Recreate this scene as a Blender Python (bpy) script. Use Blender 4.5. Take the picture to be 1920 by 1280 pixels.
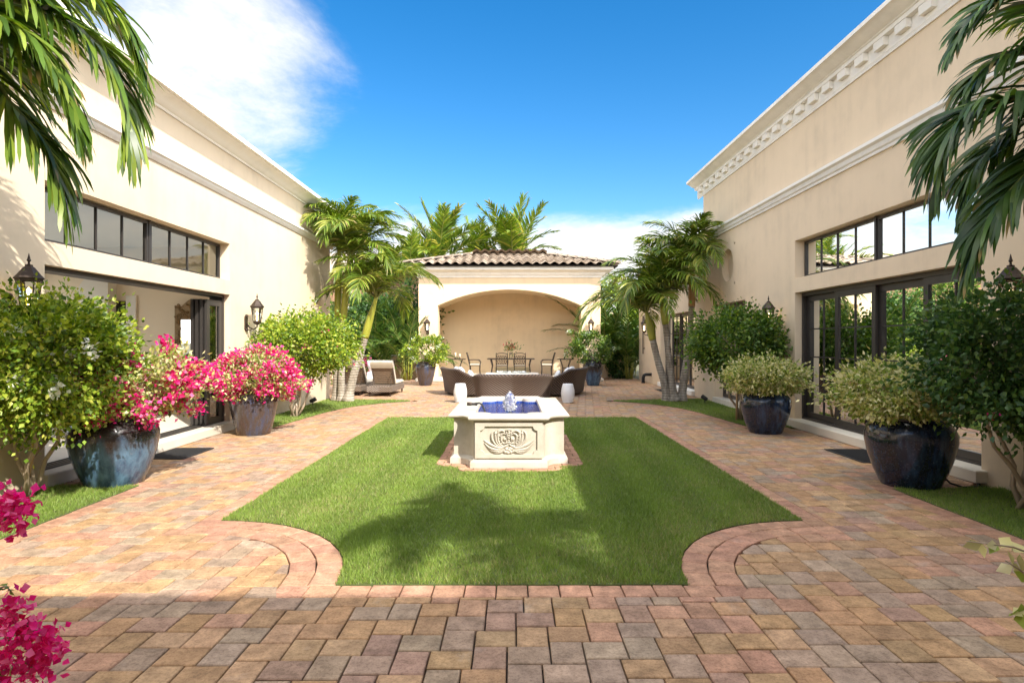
import bpy, math, random
import numpy as np
from mathutils import Vector, Matrix
R = math.radians
random.seed(7)
rng = np.random.default_rng(11)
scene = bpy.context.scene
for o in list(bpy.data.objects):
    bpy.data.objects.remove(o, do_unlink=True)
col = scene.collection

# ------------------------------------------------------------------ camera
cam_d = bpy.data.cameras.new('camera')
cam = bpy.data.objects.new('camera', cam_d)
col.objects.link(cam)
cam.location = (0, 0, 1.6)
cam.rotation_euler = (R(90), 0, 0)
cam_d.sensor_width = 36
cam_d.lens = 21.375
cam_d.clip_start = 0.05
cam_d.clip_end = 3000
scene.camera = cam

# ------------------------------------------------------------------ sky and sun
SUN_DIR = Vector((0.70, -0.95, 1.0)).normalized()      # towards the sun
SUN_EL = math.asin(SUN_DIR.z)
SUN_ROT = math.atan2(SUN_DIR.x, SUN_DIR.y)
world = bpy.data.worlds.new('World')
scene.world = world
world.use_nodes = True
wn, wl = world.node_tree.nodes, world.node_tree.links
wn.clear()
w_out = wn.new('ShaderNodeOutputWorld')
w_bg = wn.new('ShaderNodeBackground')
w_bg.inputs['Strength'].default_value = 0.15
wl.new(w_bg.outputs[0], w_out.inputs[0])
sky = wn.new('ShaderNodeTexSky')
sky.sky_type = 'NISHITA'
sky.sun_disc = False
sky.sun_elevation = SUN_EL
sky.sun_rotation = SUN_ROT
sky.altitude = 0
sky.air_density = 1.0
sky.dust_density = 0.35
sky.ozone_density = 1.6
def wmath(op, a, b=None, c=None, clamp=False):
    n = wn.new('ShaderNodeMath'); n.operation = op; n.use_clamp = clamp
    for i, v in enumerate((a, b, c)):
        if v is None: continue
        if isinstance(v, (int, float)): n.inputs[i].default_value = v
        else: wl.new(v, n.inputs[i])
    return n.outputs[0]
w_tc = wn.new('ShaderNodeTexCoord')
w_sep = wn.new('ShaderNodeSeparateXYZ'); wl.new(w_tc.outputs['Generated'], w_sep.inputs[0])
dz = wmath('ADD', wmath('MAXIMUM', w_sep.outputs[2], 0.0), 0.13)
w_cmb = wn.new('ShaderNodeCombineXYZ')
wl.new(wmath('DIVIDE', w_sep.outputs[0], dz), w_cmb.inputs[0])
wl.new(wmath('DIVIDE', w_sep.outputs[1], dz), w_cmb.inputs[1])
w_map = wn.new('ShaderNodeMapping'); wl.new(w_cmb.outputs[0], w_map.inputs[0])
w_map.inputs['Location'].default_value = (3.1, 1.7, 0)
w_noise = wn.new('ShaderNodeTexNoise'); wl.new(w_map.outputs[0], w_noise.inputs['Vector'])
w_noise.inputs['Scale'].default_value = 0.85
w_noise.inputs['Detail'].default_value = 8
w_noise.inputs['Roughness'].default_value = 0.66
w_noise.inputs['Distortion'].default_value = 0.35
def lobe(d, lo, hi):
    v = Vector(d).normalized()
    n = wn.new('ShaderNodeVectorMath'); n.operation = 'DOT_PRODUCT'
    wl.new(w_tc.outputs['Generated'], n.inputs[0]); n.inputs[1].default_value = v
    m = wn.new('ShaderNodeMapRange'); m.interpolation_type = 'SMOOTHSTEP'
    wl.new(n.outputs['Value'], m.inputs[0])
    m.inputs[1].default_value = math.cos(R(hi)); m.inputs[2].default_value = math.cos(R(lo))
    return m.outputs[0]
# the two cloud banks the photograph shows: one high on the left, one low over the horizon
bank_a = wmath('MAXIMUM', lobe((-500, 1140, 560), 3, 15), lobe((-640, 1140, 420), 3, 14))
horizon = wn.new('ShaderNodeMapRange'); horizon.interpolation_type = 'SMOOTHSTEP'
wl.new(w_sep.outputs[2], horizon.inputs[0])
horizon.inputs[1].default_value = 0.262; horizon.inputs[2].default_value = 0.165
clear = wmath('MULTIPLY', lobe((200, 1140, 480), 8, 33), wmath('SUBTRACT', 1.0, horizon.outputs[0]))
dens = wmath('SUBTRACT', w_noise.outputs[0], wmath('MULTIPLY', clear, 0.32))
dens = wmath('ADD', dens, wmath('MULTIPLY', wmath('MAXIMUM', wmath('MULTIPLY', bank_a, 0.52), horizon.outputs[0]), 0.15))
cl = wn.new('ShaderNodeMapRange'); cl.interpolation_type = 'SMOOTHSTEP'
wl.new(dens, cl.inputs[0]); cl.inputs[1].default_value = 0.35; cl.inputs[2].default_value = 0.70
w_mix = wn.new('ShaderNodeMix'); w_mix.data_type = 'RGBA'
wl.new(wmath('MULTIPLY', wmath('POWER', cl.outputs[0], 1.35), 0.97), w_mix.inputs['Factor'])
w_hsv = wn.new('ShaderNodeHueSaturation')
w_hsv.inputs['Saturation'].default_value = 1.45
w_hsv.inputs['Value'].default_value = 0.36
wl.new(sky.outputs[0], w_hsv.inputs['Color'])
wl.new(w_hsv.outputs[0], w_mix.inputs['A'])
# forward scatter boosted: unseen clouds round the sun are brightened to add fill light
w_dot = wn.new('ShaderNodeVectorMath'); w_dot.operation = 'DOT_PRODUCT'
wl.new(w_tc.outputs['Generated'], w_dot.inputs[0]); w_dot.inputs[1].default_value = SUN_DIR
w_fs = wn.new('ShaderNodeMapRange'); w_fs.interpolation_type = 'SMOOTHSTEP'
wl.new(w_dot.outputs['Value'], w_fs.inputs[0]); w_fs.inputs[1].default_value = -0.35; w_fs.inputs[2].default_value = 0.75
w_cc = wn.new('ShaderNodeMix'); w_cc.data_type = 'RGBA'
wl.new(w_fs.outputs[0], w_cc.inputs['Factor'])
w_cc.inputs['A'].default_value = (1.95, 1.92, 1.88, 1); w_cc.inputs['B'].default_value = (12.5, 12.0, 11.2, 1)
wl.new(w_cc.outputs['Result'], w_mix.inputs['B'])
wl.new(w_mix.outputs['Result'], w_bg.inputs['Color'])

sun_d = bpy.data.lights.new('sun', 'SUN')
sun_d.energy = 2.0
sun_d.angle = R(0.53)
sun_d.color = (1.0, 0.94, 0.84)
sun = bpy.data.objects.new('sun', sun_d)
col.objects.link(sun)
sun.location = SUN_DIR * 40
sun.rotation_euler = (-SUN_DIR).to_track_quat('-Z', 'Y').to_euler()

scene.view_settings.view_transform = 'Standard'
scene.view_settings.look = 'None'
scene.view_settings.exposure = 2.1
scene.view_settings.gamma = 1
scene.view_settings.use_curve_mapping = False
scene.render.engine = 'CYCLES'
scene.cycles.max_bounces = 8
scene.cycles.diffuse_bounces = 4
scene.cycles.glossy_bounces = 4
scene.cycles.transparent_max_bounces = 12

# ------------------------------------------------------------------ helpers
def tag(o, label=None, cat=None, group=None, kind=None):
    if label: o['label'] = label
    if cat: o['category'] = cat
    if group: o['group'] = group
    if kind: o['kind'] = kind
    return o

def empty(name, loc=(0, 0, 0), label=None, cat=None, group=None, rz=0):
    o = bpy.data.objects.new(name, None)
    o.empty_display_size = 0.2
    col.objects.link(o)
    o.location = loc
    o.rotation_euler = (0, 0, rz)
    return tag(o, label, cat, group)

def origin_of(o):
    v = Vector((0, 0, 0))
    while o is not None:
        v = v + o.location
        o = o.parent
    return v

def link(name, me, parent=None, loc=(0, 0, 0)):
    o = bpy.data.objects.new(name, me)
    col.objects.link(o)
    o.parent = parent
    o.location = loc
    return o

def mesh_from(name, v, f, mat, smooth=False, cols=None):
    me = bpy.data.meshes.new(name)
    me.from_pydata([tuple(p) for p in v], [], f)
    if mat: me.materials.append(mat)
    if smooth:
        me.polygons.foreach_set('use_smooth', [True] * len(me.polygons))
    if cols is not None:
        a = me.color_attributes.new('tint', 'FLOAT_COLOR', 'POINT')
        c = np.ones((len(v), 4), np.float32); c[:, :3] = cols
        a.data.foreach_set('color', c.ravel())
    me.update()
    return me

def np_mesh(name, v, f, mat, cols=None, smooth=False):
    """v (n,3) array, f (m,k) array of equal-sided faces"""
    me = bpy.data.meshes.new(name)
    v = np.asarray(v, np.float32); f = np.asarray(f, np.int32)
    m, k = f.shape
    me.vertices.add(len(v)); me.vertices.foreach_set('co', v.ravel())
    me.loops.add(m * k); me.loops.foreach_set('vertex_index', f.ravel())
    me.polygons.add(m)
    me.polygons.foreach_set('loop_start', np.arange(0, m * k, k, dtype=np.int32))
    if smooth: me.polygons.foreach_set('use_smooth', np.ones(m, bool))
    me.materials.append(mat)
    if cols is not None:
        a = me.color_attributes.new('tint', 'FLOAT_COLOR', 'POINT')
        c = np.ones((len(v), 4), np.float32); c[:, :3] = cols
        a.data.foreach_set('color', c.ravel())
    me.update(calc_edges=True)
    me.validate()
    return me

class MB:
    """collects shapes; build() links them as one mesh object in the parent's space"""
    def __init__(s): s.v = []; s.f = []
    def add(s, v, f):
        n = len(s.v)
        s.v += [tuple(p) for p in v]
        s.f += [tuple(i + n for i in q) for q in f]
        return s
    def box(s, x0, x1, y0, y1, z0, z1, bev=0.0):
        if x0 > x1: x0, x1 = x1, x0
        if y0 > y1: y0, y1 = y1, y0
        if z0 > z1: z0, z1 = z1, z0
        if bev <= 0:
            v = [(x, y, z) for z in (z0, z1) for y in (y0, y1) for x in (x0, x1)]
            return s.add(v, [(0, 2, 3, 1), (4, 5, 7, 6), (0, 1, 5, 4), (2, 6, 7, 3), (0, 4, 6, 2), (1, 3, 7, 5)])
        b = min(bev, (x1 - x0) * .45, (y1 - y0) * .45, (z1 - z0) * .45)
        # chamfered box: three nested rectangles
        def ring(i, z): return [(x0 + i, y0 + i, z), (x1 - i, y0 + i, z), (x1 - i, y1 - i, z), (x0 + i, y1 - i, z)]
        v = ring(b, z0) + ring(0, z0 + b) + ring(0, z1 - b) + ring(b, z1)
        f = [(3, 2, 1, 0), (12, 13, 14, 15)]
        for r in range(3):
            for k in range(4):
                a, c = r * 4 + k, r * 4 + (k + 1) % 4
                f.append((a, c, c + 4, a + 4))
        return s.add(v, f)
    def obox(s, c, ax, ay, az, hx, hy, hz):
        """oriented box"""
        c, ax, ay, az = Vector(c), Vector(ax), Vector(ay), Vector(az)
        v = [c + ax * hx * i + ay * hy * j + az * hz * k for k in (-1, 1) for j in (-1, 1) for i in (-1, 1)]
        return s.add(v, [(0, 2, 3, 1), (4, 5, 7, 6), (0, 1, 5, 4), (2, 6, 7, 3), (0, 4, 6, 2), (1, 3, 7, 5)])
    def prism(s, poly, z0, z1, caps=True):
        n = len(poly)
        v = [(x, y, z0) for x, y in poly] + [(x, y, z1) for x, y in poly]
        f = [(i, (i + 1) % n, n + (i + 1) % n, n + i) for i in range(n)]
        if caps: f += [tuple(reversed(range(n))), tuple(range(n, 2 * n))]
        return s.add(v, f)
    def rings(s, rings, closed=True, caps=True):
        """loft a list of equally long point rings"""
        n = len(rings[0]); v = [p for r in rings for p in r]; f = []
        for i in range(len(rings) - 1):
            for k in range(n if closed else n - 1):
                a, b = i * n + k, i * n + (k + 1) % n
                f.append((a, b, b + n, a + n))
        if caps and closed:
            f.append(tuple(reversed(range(n))))
            f.append(tuple(range((len(rings) - 1) * n, len(rings) * n)))
        return s.add(v, f)
    def tube(s, pts, rad, n=8, caps=True):
        pts = [Vector(p) for p in pts]
        if not hasattr(rad, '__len__'): rad = [rad] * len(pts)
        rr = []; prev = None
        for i, p in enumerate(pts):
            t = (pts[min(i + 1, len(pts) - 1)] - pts[max(i - 1, 0)]).normalized()
            if prev is None:
                u = t.orthogonal().normalized()
            else:
                u = (prev - t * prev.dot(t))
                u = u.normalized() if u.length > 1e-6 else t.orthogonal().normalized()
            prev = u; w = t.cross(u)
            rr.append([p + (u * math.cos(2 * math.pi * k / n) + w * math.sin(2 * math.pi * k / n)) * rad[i] for k in range(n)])
        return s.rings(rr, True, caps)
    def lathe(s, prof, c=(0, 0, 0), n=24, caps=True):
        return s.rings([[(c[0] + r * math.cos(2 * math.pi * k / n), c[1] + r * math.sin(2 * math.pi * k / n), c[2] + z) for k in range(n)] for r, z in prof], True, caps)
    def ball(s, c, r, n=10, m=7, sq=(1, 1, 1)):
        rr = []
        for i in range(m + 1):
            a = math.pi * (i + .02) / (m + .04) - math.pi / 2
            rr.append([(c[0] + r * sq[0] * math.cos(a) * math.cos(2 * math.pi * k / n), c[1] + r * sq[1] * math.cos(a) * math.sin(2 * math.pi * k / n), c[2] + r * sq[2] * math.sin(a)) for k in range(n)])
        return s.rings(rr)
    def build(s, name, mat, parent=None, smooth=False, cols=None, local=False):
        if parent is not None and not local:
            o = origin_of(parent)
            s.v = [(p[0] - o.x, p[1] - o.y, p[2] - o.z) for p in s.v]
        return link(name, mesh_from(name, s.v, s.f, mat, smooth, cols), parent)

def auto_smooth(o, ang=40):
    me = o.data
    me.polygons.foreach_set('use_smooth', [True] * len(me.polygons))
    try: me.set_sharp_from_angle(angle=R(ang))
    except Exception: pass
    return o

def fix_normals(o):
    import bmesh
    bm = bmesh.new(); bm.from_mesh(o.data)
    bmesh.ops.recalc_face_normals(bm, faces=bm.faces)
    bm.to_mesh(o.data); bm.free()
    return o

def copy_tree(o, parent=None):
    c = o.copy(); col.objects.link(c); c.parent = parent
    for ch in [x for x in bpy.data.objects if x.parent == o]:
        copy_tree(ch, c)
    return c

# ------------------------------------------------------------------ materials
class NT:
    def __init__(s, name):
        s.m = bpy.data.materials.new(name); s.m.use_nodes = True
        s.n, s.l = s.m.node_tree.nodes, s.m.node_tree.links
        s.n.clear()
        s.out = s.n.new('ShaderNodeOutputMaterial')
    def node(s, t, **kw):
        n = s.n.new(t)
        for k, v in kw.items(): setattr(n, k, v)
        return n
    def put(s, sock, v):
        if v is None: return
        if hasattr(v, 'is_linked') or isinstance(v, bpy.types.NodeSocket): s.l.new(v, sock)
        else:
            if isinstance(v, (tuple, list)) and len(v) == 3 and sock.type == 'RGBA': v = (*v, 1)
            sock.default_value = v
    def coord(s, kind='Object'):
        return s.node('ShaderNodeTexCoord').outputs[kind]
    def pos(s): return s.node('ShaderNodeNewGeometry').outputs['Position']
    def noise(s, vec, scale, detail=4, rough=.55, dist=0, out=0):
        n = s.node('ShaderNodeTexNoise'); s.put(n.inputs['Vector'], vec)
        n.inputs['Scale'].default_value = scale; n.inputs['Detail'].default_value = detail
        n.inputs['Roughness'].default_value = rough; n.inputs['Distortion'].default_value = dist
        return n.outputs[out]
    def mapping(s, vec, scale=(1, 1, 1), loc=(0, 0, 0), rot=(0, 0, 0)):
        n = s.node('ShaderNodeMapping'); s.put(n.inputs[0], vec)
        n.inputs['Scale'].default_value = scale; n.inputs['Location'].default_value = loc; n.inputs['Rotation'].default_value = rot
        return n.outputs[0]
    def ramp(s, fac, stops):
        n = s.node('ShaderNodeValToRGB'); s.put(n.inputs[0], fac)
        e = n.color_ramp.elements
        while len(e) > 1: e.remove(e[-1])
        for i, (p, c) in enumerate(stops):
            x = e[0] if i == 0 else e.new(p)
            x.position = p
            x.color = (c, c, c, 1) if not hasattr(c, '__len__') else (*c[:3], 1)
        return n.outputs[0]
    def mix(s, fac, a, b, mode='MIX'):
        n = s.node('ShaderNodeMix', data_type='RGBA', blend_type=mode)
        s.put(n.inputs['Factor'], fac); s.put(n.inputs['A'], a); s.put(n.inputs['B'], b)
        return n.outputs['Result']
    def math(s, op, a, b=None):
        n = s.node('ShaderNodeMath', operation=op); s.put(n.inputs[0], a)
        if b is not None: s.put(n.inputs[1], b)
        return n.outputs[0]
    def attr(s, name='tint'):
        return s.node('ShaderNodeAttribute', attribute_name=name).outputs['Color']
    def bump(s, h, strength=.3, dist=.01):
        n = s.node('ShaderNodeBump'); s.put(n.inputs['Height'], h)
        n.inputs['Strength'].default_value = strength; n.inputs['Distance'].default_value = dist
        return n.outputs[0]
    def bsdf(s, color, rough=.6, normal=None, metal=0.0, spec=None, coat=0, trans=0, ior=None, sub=0):
        b = s.node('ShaderNodeBsdfPrincipled')
        s.put(b.inputs['Base Color'], color); s.put(b.inputs['Roughness'], rough)
        s.put(b.inputs['Metallic'], metal)
        if normal is not None: s.put(b.inputs['Normal'], normal)
        if spec is not None: b.inputs['Specular IOR Level'].default_value = spec
        if coat: b.inputs['Coat Weight'].default_value = coat; b.inputs['Coat Roughness'].default_value = .06
        if trans: b.inputs['Transmission Weight'].default_value = trans
        if ior: b.inputs['IOR'].default_value = ior
        return b
    def end(s, sh):
        s.l.new(sh.outputs[0] if hasattr(sh, 'outputs') else sh, s.out.inputs[0])
        return s.m

def plain(name, c, rough=.6, var=.12, scale=6, bump=0, metal=0, spec=None, coat=0):
    t = NT(name); p = t.coord()
    n = t.noise(p, scale, 5)
    lo = tuple(x * (1 - var) for x in c); hi = tuple(min(1, x * (1 + var)) for x in c)
    colr = t.mix(n, lo, hi)
    nb = t.bump(t.noise(p, scale * 12, 3), bump, .004) if bump else None
    return t.end(t.bsdf(colr, rough, nb, metal, spec, coat))

def stucco(name, c, warm=.06):
    t = NT(name); p = t.pos()
    big = t.noise(p, .55, 5, .6)
    mid = t.noise(p, 3.2, 4, .6)
    streak = t.noise(t.mapping(p, (5, 5, .35)), 1.0, 4, .6)
    k = t.math('ADD', t.math('MULTIPLY', big, .5), t.math('ADD', t.math('MULTIPLY', mid, .25), t.math('MULTIPLY', streak, .25)))
    cc = t.ramp(k, [(.28, tuple(x * .80 for x in c)), (.50, c), (.72, tuple(min(1, x * 1.07) for x in c))])
    h = t.math('ADD', t.noise(p, 70, 4, .7), t.math('MULTIPLY', t.noise(p, 14, 3), .8))
    return t.end(t.bsdf(cc, .88, t.bump(h, .16, .006), spec=.25))

def leafmat(name, trans=.35, rough=.42, back=1.25):
    t = NT(name)
    c = t.attr()
    b = t.bsdf(c, rough, spec=.45)
    tr = t.node('ShaderNodeBsdfTranslucent')
    h = t.node('ShaderNodeHueSaturation'); h.inputs['Saturation'].default_value = 1.1; h.inputs['Value'].default_value = back
    t.l.new(c, h.inputs['Color']); t.l.new(h.outputs[0], tr.inputs[0])
    m = t.node('ShaderNodeMixShader'); m.inputs[0].default_value = trans
    t.l.new(b.outputs[0], m.inputs[1]); t.l.new(tr.outputs[0], m.inputs[2])
    return t.end(m)

def paver_mat(name, source):
    t = NT(name)
    base = t.attr() if source == 'attr' else t.node('ShaderNodeObjectInfo').outputs['Color']
    p = t.pos()
    big = t.noise(p, 9, 4, .6)
    fine = t.noise(p, 48, 6, .85)
    spk = t.noise(p, 110, 4, .8)
    stain = t.noise(p, 2.2, 5, .62, .6)
    c = t.mix(t.ramp(big, [(.32, 0), (.68, 1)]), t.mix(1, base, (.70, .68, .66), 'MULTIPLY'), t.mix(1, base, (1.25, 1.24, 1.22), 'MULTIPLY'))
    c = t.mix(t.ramp(fine, [(.36, .9), (.54, 0)]), c, t.mix(1, c, (.55, .52, .49), 'MULTIPLY'))
    c = t.mix(t.ramp(spk, [(.60, 0), (.72, .5)]), c, t.mix(1, c, (1.45, 1.42, 1.35), 'MULTIPLY'))
    c = t.mix(t.ramp(stain, [(.62, 0), (.75, .35)]), c, (.50, .47, .43))
    c = t.mix(t.ramp(stain, [(.30, .30), (.42, 0)]), c, t.mix(1, c, (.6, .56, .52), 'MULTIPLY'))
    h = t.math('ADD', t.math('MULTIPLY', fine, .6), t.math('MULTIPLY', spk, .5))
    return t.end(t.bsdf(c, .82, t.bump(h, .6, .006), spec=.3))

def glass_pane(name, tint=(.75, .8, .78), ior=1.9):
    t = NT(name)
    fr = t.node('ShaderNodeFresnel'); fr.inputs[0].default_value = ior
    g = t.node('ShaderNodeBsdfGlossy'); g.inputs['Roughness'].default_value = 0.0; g.inputs['Color'].default_value = (.93, .96, .95, 1)
    wob = t.bump(t.noise(t.pos(), 1.3, 2), .06, .02); t.l.new(wob, g.inputs['Normal'])
    tr = t.node('ShaderNodeBsdfTransparent'); tr.inputs[0].default_value = (*tint, 1)
    m = t.node('ShaderNodeMixShader')
    t.l.new(fr.outputs[0], m.inputs[0]); t.l.new(tr.outputs[0], m.inputs[1]); t.l.new(g.outputs[0], m.inputs[2])
    return t.end(m)

M = {}
M['stucco'] = stucco('cream_stucco', (.72, .595, .435))
M['stucco_r'] = stucco('beige_stucco', (.735, .59, .42))
M['stucco_p'] = stucco('pavilion_stucco', (.78, .61, .40))
M['trim'] = stucco('white_trim_plaster', (.83, .80, .74))
M['interior'] = plain('interior_plaster', (.80, .69, .54), .85, .04, 1.5)
M['interior_white'] = plain('interior_white_plaster', (.76, .73, .67), .8, .03, 2)
M['limestone'] = plain('pale_limestone', (.66, .60, .50), .7, .1, 5, .15)
M['bronze'] = plain('dark_bronze_aluminium', (.050, .044, .040), .42, .15, 8, metal=.3)
M['iron'] = plain('aged_iron', (.055, .038, .028), .5, .3, 14, .2, metal=.5)
M['black'] = plain('black_rubber', (.02, .02, .021), .7, .2, 30, .3)
M['dark'] = plain('dark_void', (.025, .02, .016), .9)
M['glass'] = glass_pane('window_glass')
M['glass_lite'] = glass_pane('clear_glass', (.93, .95, .94), 1.45)
M['paver_obj'] = paver_mat('concrete_paver', 'obj')
M['paver_attr'] = paver_mat('concrete_paver_field', 'attr')
M['leaf'] = leafmat('leaf_green')
M['petal'] = leafmat('bougainvillea_bract', .45, .6, 1.15)
M['palm'] = leafmat('palm_leaflet', .28, .36, 1.3)
M['grass'] = leafmat('lawn_blade', .3, .55, 1.2)

def mk_trunk():
    t = NT('palm_trunk_bark'); p = t.coord()
    w = t.node('ShaderNodeTexWave', wave_type='BANDS', bands_direction='Z'); t.put(w.inputs['Vector'], p)
    w.inputs['Scale'].default_value = 4.5; w.inputs['Distortion'].default_value = 2.5; w.inputs['Detail'].default_value = 3
    n = t.noise(t.mapping(p, (1, 1, .3)), 9, 5, .65)
    c = t.ramp(n, [(.3, (.17, .135, .10)), (.5, (.33, .285, .23)), (.72, (.47, .43, .37))])
    c = t.mix(t.ramp(w.outputs[1], [(.05, .55), (.3, 0)]), c, (.12, .09, .065))
    return t.end(t.bsdf(c, .85, t.bump(t.math('ADD', w.outputs[1], n), .4, .02)))
M['trunk'] = mk_trunk()
def mk_shaft(name, a, b):
    t = NT(name); p = t.coord()
    n = t.noise(t.mapping(p, (6, 6, .7)), 3, 4)
    return t.end(t.bsdf(t.mix(n, a, b), .4))
M['shaft'] = mk_shaft('green_crownshaft', (.16, .19, .02), (.40, .38, .05))
M['shaft_brown'] = mk_shaft('drying_leaf_sheath', (.30, .15, .05), (.48, .30, .12))
M['rachis'] = mk_shaft('palm_rachis', (.20, .24, .05), (.38, .36, .12))
M['wood'] = mk_shaft('weathered_stem', (.20, .14, .09), (.42, .34, .25))
M['stake'] = mk_shaft('bamboo_stake', (.34, .21, .10), (.50, .34, .19))

def mk_glaze(name, stops, rough=.16, shoulder=None):
    t = NT(name); p = t.coord()
    n = t.noise(t.mapping(p, (1, 1, .45)), 3.0, 6, .65, .5)
    runs = t.noise(t.mapping(p, (16, 16, .8)), 1.0, 4, .6)
    k = t.math('ADD', t.math('MULTIPLY', n, .65), t.math('MULTIPLY', runs, .35))
    c = t.ramp(k, stops)
    if shoulder:
        sp_ = t.node('ShaderNodeSeparateXYZ'); t.put(sp_.inputs[0], p)
        edge = t.math('ADD', sp_.outputs[2], t.math('MULTIPLY', t.math('SUBTRACT', runs, .5), .5))
        c = t.mix(t.ramp(edge, [(.40, 0), (.56, 1)]), c, shoulder)
    c = t.mix(t.ramp(t.noise(p, 60, 3), [(.58, 0), (.7, .25)]), c, (.22, .23, .26))
    return t.end(t.bsdf(c, rough, t.bump(t.noise(p, 26, 3), .08, .006), coat=.35))
M['glaze_blue'] = mk_glaze('navy_glazed_ceramic', [(.34, (.012, .012, .015)), (.5, (.010, .016, .040)), (.64, (.035, .075, .15))])
M['glaze_brown'] = mk_glaze('brown_glazed_ceramic', [(.3, (.025, .018, .014)), (.5, (.060, .042, .034)), (.66, (.045, .06, .11))])
M['glaze_sky'] = mk_glaze('weathered_blue_ceramic', [(.3, (.012, .013, .018)), (.46, (.03, .06, .11)), (.62, (.10, .19, .28))], .26, (.022, .018, .018))
M['soil'] = plain('dark_soil', (.035, .024, .016), .95, .4, 20, .5)
M['stone_f'] = None
def mk_fountain():
    t = NT('cast_limestone'); p = t.coord()
    n = t.noise(p, 3.5, 6, .62); f = t.noise(p, 55, 4, .7)
    c = t.ramp(n, [(.3, (.42, .37, .295)), (.5, (.50, .45, .37)), (.7, (.55, .505, .43))])
    c = t.mix(t.ramp(f, [(.3, .35), (.45, 0)]), c, (.31, .25, .17))
    return t.end(t.bsdf(c, .75, t.bump(f, .2, .005), spec=.3))
M['stone_f'] = mk_fountain()
def mk_tilemat():
    t = NT('cobalt_mosaic_tile'); p = t.coord()
    b = t.node('ShaderNodeTexBrick', offset=0.0); t.put(b.inputs['Vector'], t.mapping(p, rot=(R(45) * 0, 0, 0)))
    b.inputs['Color1'].default_value = (.012, .045, .30, 1); b.inputs['Color2'].default_value = (.03, .10, .42, 1); b.inputs['Mortar'].default_value = (.10, .16, .34, 1)
    b.inputs['Scale'].default_value = 16; b.inputs['Mortar Size'].default_value = .03; b.inputs['Brick Width'].default_value = .5; b.inputs['Row Height'].default_value = .5
    return t.end(t.bsdf(b.outputs[0], .15))
M['tile'] = mk_tilemat()
def mk_water():
    t = NT('rippled_water'); p = t.coord()
    h = t.math('ADD', t.noise(p, 11, 3, .5, .6), t.math('MULTIPLY', t.noise(p, 30, 3), .4))
    nb = t.bump(h, .55, .03)
    fr = t.node('ShaderNodeFresnel'); fr.inputs[0].default_value = 1.33; t.l.new(nb, fr.inputs['Normal'])
    g = t.node('ShaderNodeBsdfGlossy'); g.inputs['Roughness'].default_value = .03; t.l.new(nb, g.inputs['Normal'])
    r = t.node('ShaderNodeBsdfTransparent'); r.inputs['Color'].default_value = (.55, .74, 1, 1)
    m = t.node('ShaderNodeMixShader'); t.l.new(fr.outputs[0], m.inputs[0]); t.l.new(r.outputs[0], m.inputs[1]); t.l.new(g.outputs[0], m.inputs[2])
    return t.end(m)
M['water'] = mk_water()
def mk_jet():
    t = NT('splashing_water'); p = t.coord()
    nb = t.bump(t.noise(p, 40, 3), .5, .02)
    gl = t.bsdf((.95, .97, 1), .05, nb, trans=1, ior=1.33)
    d = t.bsdf((.85, .88, .92), .3, nb)
    m = t.node('ShaderNodeMixShader'); t.l.new(t.ramp(t.noise(p, 26, 3), [(.48, .08), (.62, .55)]), m.inputs[0])
    t.l.new(gl.outputs[0], m.inputs[1]); t.l.new(d.outputs[0], m.inputs[2])
    return t.end(m)
M['jet'] = mk_jet()
def mk_wicker(name, a, b, chevron=True, sc=16):
    t = NT(name); p = t.coord()
    s = t.node('ShaderNodeSeparateXYZ'); t.put(s.inputs[0], p)
    ax = t.math('ABSOLUTE', s.outputs[0])
    u = t.math('ADD', t.math('MULTIPLY', ax, .72), t.math('ADD', t.math('MULTIPLY', s.outputs[1], .72), t.math('MULTIPLY', s.outputs[2], -1.0)))
    cmb = t.node('ShaderNodeCombineXYZ'); t.l.new(u, cmb.inputs[0])
    w = t.node('ShaderNodeTexWave', wave_type='BANDS', bands_direction='X'); t.l.new(cmb.outputs[0], w.inputs['Vector'])
    w.inputs['Scale'].default_value = sc / 1.6; w.inputs['Distortion'].default_value = .25
    n = t.noise(p, 40, 4, .7)
    k = t.math('MULTIPLY', w.outputs[1], t.math('ADD', t.math('MULTIPLY', n, .7), .6))
    c = t.ramp(k, [(.08, a), (.75, b)])
    return t.end(t.bsdf(c, .55, t.bump(t.math('ADD', w.outputs[1], t.math('MULTIPLY', n, .4)), .7, .02)))
M['wicker'] = mk_wicker('brown_wicker', (.016, .010, .007), (.125, .082, .058), sc=7)
M['wicker_grey'] = mk_wicker('grey_brown_wicker', (.06, .045, .035), (.26, .20, .155), sc=9)
M['cushion'] = plain('beige_cushion_fabric', (.60, .53, .42), .9, .05, 8, .1)
M['white_fabric'] = plain('white_fabric', (.76, .75, .73), .9, .04, 8, .1)
M['sling'] = plain('brown_slat', (.30, .21, .14), .7, .15, 10)
M['ceramic'] = plain('white_ceramic', (.74, .75, .76), .35, .04, 6, .2)
M['candle'] = plain('candle_wax', (.80, .70, .50), .5, .03)
M['roof'] = None
def mk_roof():
    t = NT('weathered_clay_tile'); r = t.node('ShaderNodeObjectInfo').outputs['Random']; p = t.pos()
    n = t.noise(p, 4, 5, .65)
    k = t.math('ADD', t.math('MULTIPLY', n, .6), t.math('MULTIPLY', r, .4))
    c = t.ramp(k, [(.25, (.16, .115, .082)), (.5, (.30, .235, .175)), (.75, (.41, .34, .27))])
    return t.end(t.bsdf(c, .85, t.bump(t.noise(p, 40, 3), .3, .01)))
M['roof'] = mk_roof()
M['terracotta'] = plain('brown_painted_wall', (.30, .17, .10), .85, .1, 2)
M['gilt'] = plain('antique_carved_gilt', (.26, .17, .08), .5, .45, 22, .8, metal=.35)
def mk_mirror():
    t = NT('mirror_glass'); return t.end(t.bsdf((.85, .86, .85), .02, metal=1.0))
M['mirror'] = mk_mirror()
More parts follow.
